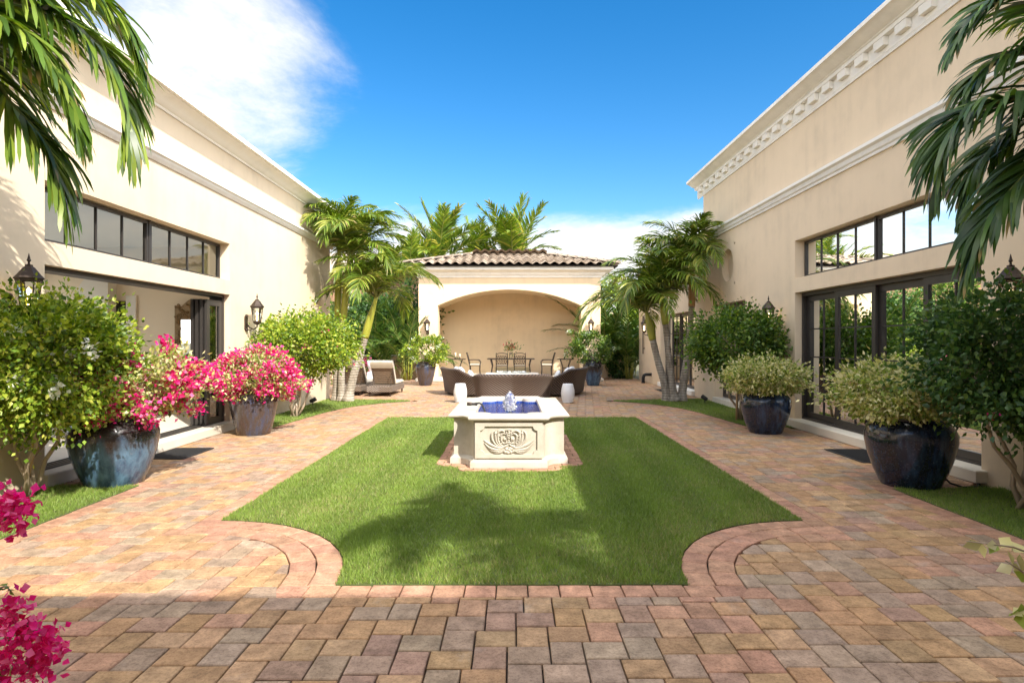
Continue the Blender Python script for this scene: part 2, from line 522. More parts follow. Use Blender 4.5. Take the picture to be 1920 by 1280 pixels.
def mk_glow(name, c, s):
    t = NT(name); e = t.node('ShaderNodeEmission'); e.inputs[0].default_value = (*c, 1); e.inputs[1].default_value = s
    return t.end(e)
M['bulb'] = mk_glow('warm_bulb', (1, .66, .30), 5.0)
def mk_ground(name, c1, c2, sc):
    t = NT(name); p = t.pos(); n = t.noise(p, sc, 6, .65)
    return t.end(t.bsdf(t.mix(n, c1, c2), .95, t.bump(t.noise(p, sc * 9, 4), .4, .01)))
M['joint'] = mk_ground('joint_sand', (.022, .017, .012), (.055, .043, .031), 30)
M['turf'] = mk_ground('lawn_soil', (.06, .085, .02), (.12, .14, .045), 14)
M['earth'] = mk_ground('garden_ground', (.07, .08, .03), (.16, .13, .07), .8)
# ------------------------------------------------------------------ ground, paving, lawns
g = MB(); g.add([(-1500, -600, -.06), (1500, -600, -.06), (1500, 2400, -.06), (-1500, 2400, -.06)], [(0, 1, 2, 3)])
tag(g.build('ground', M['earth']), kind='structure')

LX, LY0, LY1, CR = 2.6, 4.0, 12.76, 1.44       # main lawn: half width, near edge, far edge, corner notch radius
CW = .185                                       # width of one border course
def arc_pts(cx, cy, r, a0, a1, n):
    return [(cx + r * math.cos(a0 + (a1 - a0) * i / n), cy + r * math.sin(a0 + (a1 - a0) * i / n)) for i in range(n + 1)]
main_lawn = [(-LX + CR, LY0), (LX - CR, LY0)] + arc_pts(LX, LY0, CR, math.pi, math.pi / 2, 16)[1:] + [(LX, LY1), (-LX, LY1)] + arc_pts(-LX, LY0, CR, math.pi / 2, 0, 16)[:-1]
near_l = [(-5.12, 1.2), (-4.14, 1.2), (-4.14, 6.75), (-5.12, 6.75)]
near_r = [(4.14, 1.2), (5.32, 1.2), (5.32, 6.62), (4.14, 6.62)]
curve = [(4.44, 11.3), (4.33, 12.5), (4.22, 13.6), (4.05, 14.5), (3.75, 15.2), (3.3, 15.8), (2.72, 16.24)]
back = [(2.75, 16.44), (3.5, 16.6), (4.3, 16.75)]
far_l = [(-5.12, 11.3)] + [(-x, y) for x, y in curve] + [(-x, y) for x, y in back] + [(-5.12, 16.85)]
far_r = [(5.32, 11.3)] + curve + back + [(5.32, 16.85)]
pad = [(-.66, 7.44), (.60, 7.44), (.62, 7.72), (.93, 7.78), (.93, 10.5), (-.99, 10.5), (-.99, 7.78), (-.68, 7.72)]
LAWNS = [main_lawn, near_l, near_r, far_l, far_r]

def poly_sdf(P, poly):
    """signed distance, negative inside; P (n,2)"""
    P = np.asarray(P, float); d = np.full(len(P), 1e9); ins = np.zeros(len(P), bool)
    n = len(poly)
    for i in range(n):
        a = np.array(poly[i]); b = np.array(poly[(i + 1) % n]); e = b - a; w = P - a
        t = np.clip((w @ e) / max(e @ e, 1e-12), 0, 1)
        q = w - t[:, None] * e
        d = np.minimum(d, np.sqrt((q ** 2).sum(1)))
        c = ((a[1] <= P[:, 1]) & (b[1] > P[:, 1])) | ((b[1] <= P[:, 1]) & (a[1] > P[:, 1]))
        with np.errstate(divide='ignore', invalid='ignore'):
            xc = a[0] + (P[:, 1] - a[1]) / (b[1] - a[1] if b[1] != a[1] else 1e-9) * e[0]
        ins ^= c & (P[:, 0] < xc)
    return np.where(ins, -d, d)

def box_sdf(P, x0, x1, y0, y1):
    dx = np.maximum(x0 - P[:, 0], P[:, 0] - x1); dy = np.maximum(y0 - P[:, 1], P[:, 1] - y1)
    return np.where((dx > 0) & (dy > 0), np.hypot(dx, dy), np.maximum(dx, dy))

def field_sdf(P):
    """positive where the herringbone field lies"""
    P = np.asarray(P, float)
    f = box_sdf(P, -LX, LX, LY0, LY1) - CW - .004
    for s in (-1, 1):
        d = np.hypot(P[:, 0] - s * LX, P[:, 1] - LY0)
        inner = (CR - 2 * CW - .006) - d
        f = np.maximum(f, np.where(np.abs(P[:, 0]) <= LX + .3, inner, -9))
    for lw in LAWNS[1:]:
        f = np.minimum(f, poly_sdf(P, lw) - CW - .004)
    wall = np.where(P[:, 1] < 17.1, np.minimum(P[:, 0] + 5.13, 5.34 - P[:, 0]), np.minimum(P[:, 0] + 11, 5.34 - P[:, 0]))
    f = np.minimum(f, wall)
    f = np.minimum(f, np.minimum(P[:, 1] - .6, 27.5 - P[:, 1]))
    f = np.minimum(f, box_sdf(P, -3.86, 3.66, 24.2, 40))
    return f

def clip(poly, vals):
    out = []; n = len(poly)
    for i in range(n):
        a, b, va, vb = poly[i], poly[(i + 1) % n], vals[i], vals[(i + 1) % n]
        if va >= 0: out.append(a)
        if (va >= 0) != (vb >= 0):
            t = va / (va - vb)
            out.append((a[0] + (b[0] - a[0]) * t, a[1] + (b[1] - a[1]) * t))
    return out
def area(p):
    return abs(sum(p[i][0] * p[(i + 1) % len(p)][1] - p[(i + 1) % len(p)][0] * p[i][1] for i in range(len(p)))) / 2

A_, B_ = .223, .175                              # herringbone unit, joint included
JT = .0043
bricks = []                                      # (rect, orientation)
for i in range(-120, 160):
    for j in range(-120, 160):
        ox = i * B_ + j * A_; oy = -i * B_ + j * A_
        ox -= 3.0; oy += 6.0
        if not (-11.3 < ox < 5.6 and .3 < oy < 27.6): continue
        bricks.append((ox, oy, A_, B_)); bricks.append((ox + A_, oy, B_, A_))
FIELD_COLS = [((.46, .285, .145), 28), ((.49, .325, .185), 14), ((.345, .270, .205), 24), ((.39, .305, .235), 12), ((.47, .265, .18), 17), ((.36, .235, .185), 10), ((.40, .255, .135), 14)]
def pick_col():
    r = random.random() * sum(w for _, w in FIELD_COLS)
    for c, w in FIELD_COLS:
        r -= w
        if r <= 0: break
    k = random.uniform(.90, 1.10)
    c = tuple(.72 * a + .28 * b for a, b in zip(c, (.45, .285, .172)))
    return tuple(x * k * random.uniform(.97, 1.03) for x in c)
def border_col():
    k = random.uniform(.86, 1.12); return (.46 * k, .262 * k * random.uniform(.96, 1.05), .175 * k)
corners = np.array([[(x + JT, y + JT), (x + w - JT, y + JT), (x + w - JT, y + h - JT), (x + JT, y + h - JT)] for x, y, w, h in bricks])
vals = field_sdf(corners.reshape(-1, 2)).reshape(-1, 4)
units = []                                       # (polygon, colour, whole, border)
for k, (c, v) in enumerate(zip(corners, vals)):
    if (v < 0).all(): continue
    whole = bool((v >= 0).all())
    p = [tuple(q) for q in c]
    if not whole:
        p = clip(p, v)
        if len(p) < 3 or area(p) < .002: continue
    units.append((p, pick_col(), whole, False))

def course(path, width, side, step=.205, closed=False):
    """one row of border pavers beside a polyline; side +1 = left of travel"""
    pts = [Vector((*p, 0)) for p in path]
    L = [0]
    for a, b in zip(pts, pts[1:]): L.append(L[-1] + (b - a).length)
    def at(s):
        s = min(max(s, 0), L[-1] - 1e-6)
        for i in range(len(pts) - 1):
            if s <= L[i + 1]:
                t = (s - L[i]) / max(L[i + 1] - L[i], 1e-9)
                p = pts[i].lerp(pts[i + 1], t)
                d0 = (pts[i + 1] - pts[i]).normalized()
                # smooth the normal at the vertices
                if t < .5 and i > 0: d = d0.lerp((pts[i] - pts[i - 1]).normalized(), .5 - t)
                elif t >= .5 and i < len(pts) - 2: d = d0.lerp((pts[i + 2] - pts[i + 1]).normalized(), t - .5)
                else: d = d0
                d.normalize()
                return p, Vector((-d.y, d.x, 0)) * side
    n = max(1, round(L[-1] / step)); u = L[-1] / n
    for i in range(n):
        (p, na), (q, nb) = at(i * u + JT), at((i + 1) * u - JT)
        poly = [p + na * JT, q + nb * JT, q + nb * (width - JT), p + na * (width - JT)]
        poly = [(v.x, v.y) for v in poly]
        if side < 0: poly.reverse()
        units.append((poly, border_col(), False, True))
# main lawn borders
course([(-LX + CR - 2 * CW, LY0), (LX - CR + 2 * CW, LY0)], CW, -1)
for s in (-1, 1):
    for k in range(2):
        pts = arc_pts(LX, LY0, CR - k * CW, math.pi, math.pi / 2, 14)
        course([(s * x, y) for x, y in pts], CW, -1 if s > 0 else 1, .23 if k == 0 else .25)
    course([(s * LX, LY0 + CR - 2 * CW), (s * LX, LY1 + CW)], CW, -1 if s > 0 else 1)
course([(-LX, LY1), (LX, LY1)], CW, 1)
# side lawn borders
for s, nl, fl in ((-1, near_l, far_l), (1, near_r, far_r)):
    ye = nl[2][1]
    course([(s * 4.14, 1.2), (s * 4.14, ye + CW)], CW, 1 if s > 0 else -1)
    course([(s * 4.14, ye), (s * 5.12, ye)], CW, 1 if s > 0 else -1)
    cpath = [(s * x, y) for x, y in curve]
    course([(s * 5.12, 11.3), (s * 4.44, 11.3)], CW, 1 if s > 0 else -1)
    course(cpath, CW, 1 if s > 0 else -1)
    course([(s * x, y) for x, y in back], CW, -1 if s < 0 else 1)
# paving round the foot of the fountain
gx = np.arange(-1.2, 1.2, .205); gy = np.arange(7.40, 10.7, .175)
for ix, x in enumerate(gx):
    for iy, y in enumerate(gy):
        xx = x + (.1 if iy % 2 else 0)
        q = [(xx + JT, y + JT), (xx + .205 - JT, y + JT), (xx + .205 - JT, y + .175 - JT), (xx + JT, y + .175 - JT)]
        v = -poly_sdf(q, pad)
        if (v < 0).all(): continue
        if not (v >= 0).all():
            q = clip(q, v)
            if len(q) < 3 or area(q) < .001: continue
        units.append((q, border_col(), False, 2))

def paver_geo(p, ox, oy, top, depth=.045, bev=.005):
    """prism with a worn, rounded top edge"""
    n = len(p)
    cx = sum(q[0] for q in p) / n; cy = sum(q[1] for q in p) / n
    def ins(d):
        out = []
        for x, y in p:
            dx, dy = cx - x, cy - y; l = math.hypot(dx, dy) or 1
            out.append((x + dx / l * d - ox, y + dy / l * d - oy))
        return out
    v = [(x, y, -depth) for x, y in ins(0)] + [(x, y, top - bev) for x, y in ins(0)] + [(x, y, top) for x, y in ins(bev * 1.5)]
    f = []
    for r in range(2):
        for k in range(n):
            a, b = r * n + k, r * n + (k + 1) % n
            f.append((a, b, b + n, a + n))
    f.append(tuple(range(2 * n, 3 * n)))
    return v, f

paving = MB(); paving.add([(-11.2, .5, -.035), (5.34, .5, -.035), (5.34, 27.6, -.035), (-11.2, 27.6, -.035)], [(0, 1, 2, 3)])
paving = tag(paving.build('paving', M['joint']), 'multicoloured concrete paver courtyard laid in herringbone', kind='structure')
def in_view(p):
    x = sum(q[0] for q in p) / len(p); y = sum(q[1] for q in p) / len(p)
    return y > 2.8 and abs(x) < .86 * y + .1
units.sort(key=lambda u: sum(q[1] for q in u[0]) / len(u[0]))
shared = {}
n_field = n_border = 0
jv, jf, jc = [], [], []
for p, c, whole, border in units:
    cx = sum(q[0] for q in p) / len(p); cy = sum(q[1] for q in p) / len(p)
    dzp = random.uniform(-.0022, .0022) + (.012 if border == 2 else 0)
    single = in_view(p) and ((not border and n_field < 300) or (border and n_border < 90))
    if single:
        if border: n_border += 1
        else: n_field += 1
        if whole:
            key = 'wide' if abs(p[1][0] - p[0][0]) > .2 else 'long'
            if key not in shared:
                v, f = paver_geo(p, cx, cy, 0)
                shared[key] = mesh_from('paver', v, f, M['paver_obj'])
            me = shared[key]
        else:
            v, f = paver_geo(p, cx, cy, 0); me = mesh_from('paver', v, f, M['paver_obj'])
        o = link('border_paver' if border else 'paver', me, paving, (cx, cy, dzp))
        o.rotation_euler = (random.uniform(-.006, .006), random.uniform(-.006, .006), random.uniform(-.012, .012) if whole else 0)
        o.color = (*c, 1)
    else:
        v, f = paver_geo(p, 0, 0, dzp)
        n = len(jv); jv += v; jf += [tuple(i + n for i in q) for q in f]; jc += [c] * len(v)
tag(link('paver_field', mesh_from('paver_field', jv, jf, M['paver_attr'], cols=np.array(jc)), paving), kind='stuff')

# lawns: a soil sheet each, and the blades
def lawn_sheet(name, poly, label):
    n = len(poly); cx = sum(p[0] for p in poly) / n; cy = sum(p[1] for p in poly) / n
    m = MB(); m.prism(poly, -.03, .004)
    return tag(m.build(name, M['turf']), label, kind='structure')
lawn_sheet('lawn', main_lawn, 'central mown lawn with two scooped front corners')
lawn_sheet('lawn', near_l, 'narrow grass strip below the white flowering shrub')
lawn_sheet('lawn', near_r, 'narrow grass strip below the dark shrub on the right')
lawn_sheet('lawn', far_l, 'curved grass bed below the palms on the left')
lawn_sheet('lawn', far_r, 'curved grass bed below the palms on the right')

def vnoise(x, y, s, seed=0):
    r = np.random.default_rng(seed); o = np.zeros_like(x)
    for k in range(6):
        a = r.uniform(0, 2 * math.pi); f = s * r.uniform(.6, 1.8)
        o += np.sin((x * math.cos(a) + y * math.sin(a)) * f + r.uniform(0, 6.3))
    return o / 6
def grow_grass(poly, dens, label):
    xs = [p[0] for p in poly]; ys = [p[1] for p in poly]
    X0, X1, Y0, Y1 = min(xs), max(xs), min(ys), max(ys)
    out = []
    y = Y0
    while y < Y1:                                  # bands of falling density
        y2 = min(y + .5, Y1)
        dn = dens * min(1.0, (4.6 / max(y, 2.0)) ** 1.35)
        n = int((X1 - X0) * (y2 - y) * dn)
        out.append(np.column_stack([rng.uniform(X0, X1, n), rng.uniform(y, y2, n), np.full(n, min(1.0, 2.0) * max(1.0, (dens / dn) ** .5))]))
        y = y2
    P = np.vstack(out)
    P = P[poly_sdf(P[:, :2], poly) < .006]
    if poly is main_lawn: P = P[poly_sdf(P[:, :2], pad) > -.01]
    n = len(P); x, y, wk = P.T
    hgt = rng.uniform(.016, .044, n) * (1 + .35 * vnoise(x, y, 7, 3) + .3 * vnoise(x, y, 28, 4))
    a = rng.uniform(0, 2 * math.pi, n); wd = rng.uniform(.0020, .0036, n) * wk
    lean = rng.uniform(.1, .95, n) * hgt; la = rng.uniform(0, 2 * math.pi, n)
    dx, dy = np.cos(a) * wd, np.sin(a) * wd
    z0 = np.full(n, .002)
    v = np.stack([np.column_stack([x - dx, y - dy, z0]), np.column_stack([x + dx, y + dy, z0]),
                  np.column_stack([x + np.cos(la) * lean, y + np.sin(la) * lean, z0 + hgt])], 1).reshape(-1, 3)
    f = np.arange(3 * n).reshape(-1, 3)
    k = rng.uniform(0, 1, n); patch = vnoise(x, y, 2.2, 5); stripe = np.tanh(3 * np.sin(x * 9.6 + .25 * np.sin(y * 1.3))) * .9
    dry = np.clip(k * 1.3 - .95 + .30 * patch + .22 * vnoise(x, y, 9, 8), 0, 1)[:, None] * 2.4
    base = np.array([.185, .275, .045]) + np.outer(patch * .5 + stripe * .35 + rng.normal(0, .45, n), np.array([.055, .070, .012]))
    c = np.clip(base * (1 - np.clip(dry, 0, 1)) + np.array([.36, .33, .14]) * np.clip(dry, 0, 1), .01, 1)
    c3 = np.repeat(c, 3, 0); c3[2::3] *= 1.15
    tag(link('grass', np_mesh('grass', v, f, M['grass'], c3)), label, 'grass', kind='stuff')
grow_grass(main_lawn, 15000, 'short green mown grass of the central lawn')
grow_grass([(x, max(y, 2.6)) for x, y in near_l], 11000, 'sunlit short grass beside the left path')
grow_grass([(x, max(y, 2.6)) for x, y in near_r], 11000, 'shaded short grass beside the right path')
grow_grass(far_l, 11000, 'short grass round the left palm trunks')
grow_grass(far_r, 11000, 'short grass round the right palm trunks')
# ------------------------------------------------------------------ architecture
def wall_grid(mb, u0, u1, v0, v1, holes, mp, skip_cells=()):
    us = sorted({u0, u1, *[h[0] for h in holes], *[h[1] for h in holes]})
    vs = sorted({v0, v1, *[h[2] for h in holes], *[h[3] for h in holes]})
    us = [u for u in us if u0 <= u <= u1]; vs = [v for v in vs if v0 <= v <= v1]
    def solid(i, j):
        if i < 0 or j < 0 or i >= len(us) - 1 or j >= len(vs) - 1: return False
        a, b = (us[i] + us[i + 1]) / 2, (vs[j] + vs[j + 1]) / 2
        return not any(h[0] < a < h[1] and h[2] < b < h[3] for h in holes)
    for i in range(len(us) - 1):
        for j in range(len(vs) - 1):
            if not solid(i, j): continue
            a, b, c, d = us[i], us[i + 1], vs[j], vs[j + 1]
            for t in (0, 1):
                mb.add([mp(a, c, t), mp(b, c, t), mp(b, d, t), mp(a, d, t)], [(0, 1, 2, 3)])
            for (ii, jj, p, q) in ((i - 1, j, (a, c), (a, d)), (i + 1, j, (b, c), (b, d)), (i, j - 1, (a, c), (b, c)), (i, j + 1, (a, d), (b, d))):
                if not solid(ii, jj):
                    mb.add([mp(*p, 0), mp(*q, 0), mp(*q, 1), mp(*p, 1)], [(0, 1, 2, 3)])

def extrude_profile(mb, prof, xw, sgn, y0, y1):
    """profile points (projection, z) run along y; closed against the wall"""
    r = [[(xw + sgn * p, y, z) for p, z in prof] for y in (y0, y1)]
    mb.rings(r, True, True)

def glazed(parent, name, plane, u0, u1, v0, v1, nc, nr, stile=.085, bar=.022, depth=.05, mat='bronze', glass='glass', axis='x', pane_name='pane', rail=None):
    """framed glass leaf in the plane x = plane (u is y); each pane is a sub-part"""
    rail = rail or stile
    mb = MB()
    def bx(a, b, c, d, dp):
        mb.box(plane - dp / 2, plane + dp / 2, a, b, c, d)
    bx(u0, u0 + stile, v0, v1, depth); bx(u1 - stile, u1, v0, v1, depth)
    bx(u0 + stile, u1 - stile, v0, v0 + rail, depth); bx(u0 + stile, u1 - stile, v1 - rail, v1, depth)
    a0, a1, b0, b1 = u0 + stile, u1 - stile, v0 + rail, v1 - rail
    for i in range(1, nc):
        u = a0 + (a1 - a0) * i / nc; bx(u - bar / 2, u + bar / 2, b0, b1, depth * .6)
    for j in range(1, nr):
        v = b0 + (b1 - b0) * j / nr
        for i in range(nc):
            ua = a0 + (a1 - a0) * i / nc + (bar / 2 if i else 0); ub = a0 + (a1 - a0) * (i + 1) / nc - (bar / 2 if i < nc - 1 else 0)
            bx(ua, ub, v - bar / 2, v + bar / 2, depth * .55)
    o = mb.build(name, M[mat], parent)
    for i in range(nc):
        for j in range(nr):
            ua, ub = a0 + (a1 - a0) * i / nc, a0 + (a1 - a0) * (i + 1) / nc
            va, vb = b0 + (b1 - b0) * j / nr, b0 + (b1 - b0) * (j + 1) / nr
            t = random.uniform(-.0012, .0012)
            q = MB(); q.add([(plane - t, ua, va), (plane + t, ub, va), (plane + t, ub, vb), (plane - t, ua, vb)], [(0, 1, 2, 3)])
            q.build(pane_name, M[glass], o)
    return o

# ---- left wing --------------------------------------------------
LWX = -5.15
lw = empty('house_wing', (LWX, 9, 0), 'sunlit cream stucco wing with an open sliding door on the left', 'building')
m = MB()
wall_grid(m, -2.2, 17.2, -.05, 5.05, [(6.7, 11.1, -.02, 2.45), (6.7, 11.1, 2.71, 3.38)], lambda u, v, t: (LWX - .36 * t, u, v))
m.build('wall', M['stucco'], lw)
m = MB()
m.box(-11.2, LWX - .36, 16.85, 17.2, -.05, 5.05)          # far end
wall_grid(m, -2.2, 16.85, -.05, 5.05, [(4.9, 13.3, .3, 3.5)], lambda u, v, t: (-11.2 + .35 * t, u, v))   # outer side; unseen opening added to let light into the room
m.build('side_wall', M['stucco'], lw)
m = MB(); m.box(-11.2, LWX, -2.2, 17.2, 5.05, 5.16); m.build('roof', M['trim'], lw)
m = MB()
prof = [(0, 5.0), (.03, 5.0), (.04, 5.03), (.08, 5.04), (.12, 5.08), (.19, 5.12), (.27, 5.145), (.28, 5.16), (.33, 5.16), (.33, 5.24), (0, 5.24)]
extrude_profile(m, [(p + .003 if p == 0 else p, z) for p, z in prof], LWX, 1, -2.2, 17.55)
auto_smooth(m.build('cornice', M['trim'], lw), 35)
m = MB()
extrude_profile(m, [(.003, 4.20), (.02, 4.20), (.03, 4.22), (.05, 4.235), (.065, 4.28), (.095, 4.30), (.095, 4.34), (.003, 4.355)], LWX, 1, -2.2, 17.33)
auto_smooth(m.build('string_course', M['trim'], lw), 35)
m = MB()
m.box(LWX - .62, LWX + .10, 6.62, 11.22, 0, .145, .012)
m.build('threshold', M['limestone'], lw)
m = MB()
for k in range(4): m.box(LWX - .14 - .07 * k, LWX - .12 - .07 * k, 6.72, 11.08, .146, .166)
m.build('door_track', M['bronze'], lw)
m = MB()
m.box(LWX - .34, LWX - .10, 6.702, 11.098, 2.40, 2.448)
m.box(LWX - .34, LWX - .10, 11.03, 11.098, .15, 2.40)
m.build('door_head_frame', M['bronze'], lw)
for k in range(4):                                         # leaves slid open and stacked
    glazed(lw, 'sliding_door', LWX - .13 - .07 * k, 10.48 - .02 * k, 11.02, .17, 2.33, 1, 1, .10, depth=.045)
for a, b in ((6.72, 8.90), (8.94, 11.08)):
    glazed(lw, 'transom_window', LWX - .20, a, b, 2.73, 3.36, 4, 1, .04, .014, .06)
m = MB(); m.box(LWX - .24, LWX - .16, 8.90, 8.94, 2.712, 3.378); m.build('window_mullion', M['bronze'], lw)
# the room behind the open door
m = MB(); m.box(-10.85, LWX - .62, 4.6, 13.9, .02, .14); m.build('room_floor', M['limestone'], lw)
m = MB()
m.box(-10.85, LWX - .36, 13.6, 13.9, .14, 3.7)
m.box(-10.85, LWX - .36, 4.3, 4.6, .02, 3.7)
wall_grid(m, 4.6, 13.6, .14, 3.7, [(4.9, 13.3, .3, 3.5)], lambda u, v, t: (-10.85 + .25 * t, u, v))  # matching opening, added to brighten the room
m.build('room_wall', M['interior'], lw)
m = MB(); m.box(-10.85, LWX - .36, 4.3, 13.9, 3.7, 3.85); m.build('room_ceiling', M['interior_white'], lw)
m = MB()                                                   # white arched pier and door casing on the end wall
pts = [(-8.84, .14), (-8.84, 3.2)] + [(-8.84 - .75 * math.sin(a) , 2.35 + .85 * math.cos(a)) for a in [R(10 * k) for k in range(1, 9)]] + [(-9.58, 2.3), (-9.58, .14)]
v = [(x, 13.3, z) for x, z in pts] + [(x, 13.597, z) for x, z in pts]; n = len(pts)
m.add(v, [tuple(range(n)), tuple(reversed(range(n, 2 * n)))] + [(i, (i + 1) % n, n + (i + 1) % n, n + i) for i in range(n)])
m.box(-8.60, -8.38, 13.54, 13.597, .14, 2.62)
m.build('arched_pier', M['interior_white'], lw)
m = MB(); m.box(-8.835, -8.60, 13.57, 13.596, .14, 2.5); m.build('doorway', M['dark'], lw)  # dark slab on the wall stands in for the shade beyond an opening

# ---- right wing -------------------------------------------------
RWX = 5.35
rw = empty('house_wing', (RWX, 9, 0), 'shaded beige stucco wing with dentil cornice and closed glass doors', 'building')
m = MB()
NC, NZ, NR = 15.1, 3.49, .40
wall_grid(m, -2.2, 17.0, -.05, 5.9, [(6.93, 11.5, -.02, 2.52), (6.93, 11.5, 2.79, 3.5), (13.95, 16.0, -.02, 2.56), (NC - .5, NC + .5, NZ - .5, NZ + .5)], lambda u, v, t: (RWX + .36 * t, u, v))
# round niche: a square cell with a circular opening
K = 48; ring_o, ring_i, ring_b = [], [], []
for k in range(K):
    a = 2 * math.pi * (k + .5) / K; c, s_ = math.cos(a), math.sin(a); q = .5 / max(abs(c), abs(s_))
    ring_o.append((RWX, NC + c * q, NZ + s_ * q)); ring_i.append((RWX, NC + c * NR, NZ + s_ * NR)); ring_b.append((RWX + .16, NC + c * NR, NZ + s_ * NR))
m.rings([ring_o, ring_i, ring_b], True, False); n0 = len(m.v) - K; m.f.append(tuple(range(n0, n0 + K)))
m.build('wall', M['stucco_r'], rw)
m = MB()
m.box(RWX + .36, 11.2, 16.7, 17.0, -.05, 5.9); m.box(10.9, 11.2, -2.2, 16.7, -.05, 5.9)
m.build('side_wall', M['stucco_r'], rw)
m = MB(); m.box(RWX, 11.2, -2.2, 17.0, 5.9, 6.02); m.build('roof', M['trim'], rw)
m = MB()
prof = [(.003, 5.66), (.025, 5.66), (.03, 5.70), (.04, 5.715), (.04, 5.905), (.122, 5.905), (.122, 5.965), (.14, 5.97), (.15, 5.985), (.20, 6.0), (.27, 6.05), (.33, 6.08), (.36, 6.085), (.36, 6.15), (.003, 6.15)]
extrude_profile(m, prof, RWX, -1, -2.2, 17.42)
auto_smooth(m.build('cornice', M['trim'], rw), 30)
dm = MB(); dm.box(-.118, -.042, -.12, .12, -.065, .058, .004)
dme = mesh_from('dentil', dm.v, dm.f, M['trim'])
k = 0
y = 17.02
while y > -1.8:
    o = link('dentil', dme, rw, (0, y - 9, 5.845)); y -= .49
m = MB()
extrude_profile(m, [(.003, 4.34), (.03, 4.34), (.035, 4.38), (.06, 4.40), (.075, 4.46), (.12, 4.49), (.12, 4.54), (.003, 4.56)], RWX, -1, -2.2, 17.12)
auto_smooth(m.build('string_course', M['trim'], rw), 35)
m = MB(); m.box(RWX - .13, RWX + .5, 6.84, 11.6, 0, .145, .012); m.build('threshold', M['limestone'], rw)
m = MB(); m.box(RWX - .06, RWX + .4, 13.9, 16.05, 0, .145, .012); m.build('threshold', M['limestone'], rw)
m = MB(); fx = RWX + .20
m.box(fx - .07, fx + .09, 6.932, 6.99, .147, 2.515); m.box(fx - .07, fx + .09, 11.44, 11.498, .147, 2.515); m.box(fx - .07, fx + .09, 6.99, 11.44, 2.45, 2.515); m.box(fx - .07, fx + .09, 6.99, 11.44, .147, .18)
m.build('door_frame', M['bronze'], rw)
w4 = (11.44 - 6.99) / 4
for k in range(4):
    glazed(rw, 'glass_door', fx + (.03 if k % 2 else -.03), 6.99 + w4 * k - (.02 if k else 0), 6.99 + w4 * (k + 1) + (.02 if k < 3 else 0), .182, 2.448, 2, 4, .095, .022, .05, rail=.10)
for a, b in ((6.95, 9.19), (9.23, 11.48)):
    glazed(rw, 'transom_window', fx, a, b, 2.81, 3.48, 4, 1, .04, .014, .06)
m = MB(); m.box(fx - .05, fx + .05, 9.19, 9.23, 2.792, 3.498); m.build('window_mullion', M['bronze'], rw)
glazed(rw, 'glass_door', RWX + .22, 13.97, 14.97, .15, 2.54, 2, 4, .09); glazed(rw, 'glass_door', RWX + .22, 14.99, 15.98, .15, 2.54, 2, 4, .09)
m = MB(); m.box(RWX + .36, 10.9, 5.6, 16.7, .02, .14); m.build('room_floor', M['limestone'], rw)
m = MB(); m.box(RWX + .36, 10.9, 12.6, 12.9, .14, 3.8); m.box(RWX + .36, 10.9, 5.3, 5.6, .02, 3.8); m.box(9.4, 9.6, 5.6, 12.6, .14, 3.8); m.build('room_wall', M['interior'], rw)
m = MB(); m.box(RWX + .36, 10.9, 5.3, 16.7, 3.8, 3.95); m.build('room_ceiling', M['interior_white'], rw)
for yc, wd in ((11.0, .55), (9.2, .3), (7.25, .45)):                      # curtains drawn aside inside the doors
    pts = []
    for k in range(25):
        pts.append((RWX + .62 + .045 * math.sin(k * 1.9 + yc), yc - wd / 2 + wd * k / 24))
    m = MB(); m.rings([[(x, yy, .16) for x, yy in pts], [(x, yy, 3.6) for x, yy in pts]], False, False)
    auto_smooth(m.build('curtain', M['white_fabric'], rw), 80)

# ---- low wing beyond, right -------------------------------------
lo = empty('house_wing', (RWX, 21, 0), 'low beige wing with glass doors behind the right palms', 'building')
m = MB()
wall_grid(m, 17.003, 25.7, -.05, 4.0, [(17.9, 22.0, -.02, 2.52)], lambda u, v, t: (RWX + .02 + .3 * t, u, v))
m.box(RWX + .32, 10, 25.4, 25.7, -.05, 4.0); m.build('wall', M['stucco_r'], lo)
m = MB(); m.box(RWX - .22, 10, 17.44, 25.9, 4.0, 4.14); m.box(RWX - .12, 10, 17.44, 25.8, 3.9, 4.0); m.build('roof', M['trim'], lo)
m = MB(); m.box(RWX - .08, RWX + .34, 17.85, 22.05, 0, .14, .01); m.build('threshold', M['trim'], lo)
for k in range(4):
    glazed(lo, 'glass_door', RWX + .2 + (.03 if k % 2 else 0), 17.92 + 1.02 * k, 17.92 + 1.02 * (k + 1), .15, 2.5, 2, 4, .09)
m = MB(); m.box(RWX + .32, 9.0, 17.1, 25.4, .0, .12); m.box(8.9, 9.1, 17.1, 25.4, .12, 3.9); m.build('room_floor', M['interior'], lo)

# ---- block behind the viewpoint (it shades the near paving) ------
bk = empty('house_block', (0, -3, 0), 'house block whose straight shadow crosses the near paving', 'building')
m = MB(); m.box(-11.2, 11.2, -6.0, -2.3, -.05, 6.0); m.build('wall', M['stucco'], bk)
m = MB(); m.box(-11.2, 11.2, -6.2, -1.98, 6.003, 6.12); m.build('cornice', M['trim'], bk)

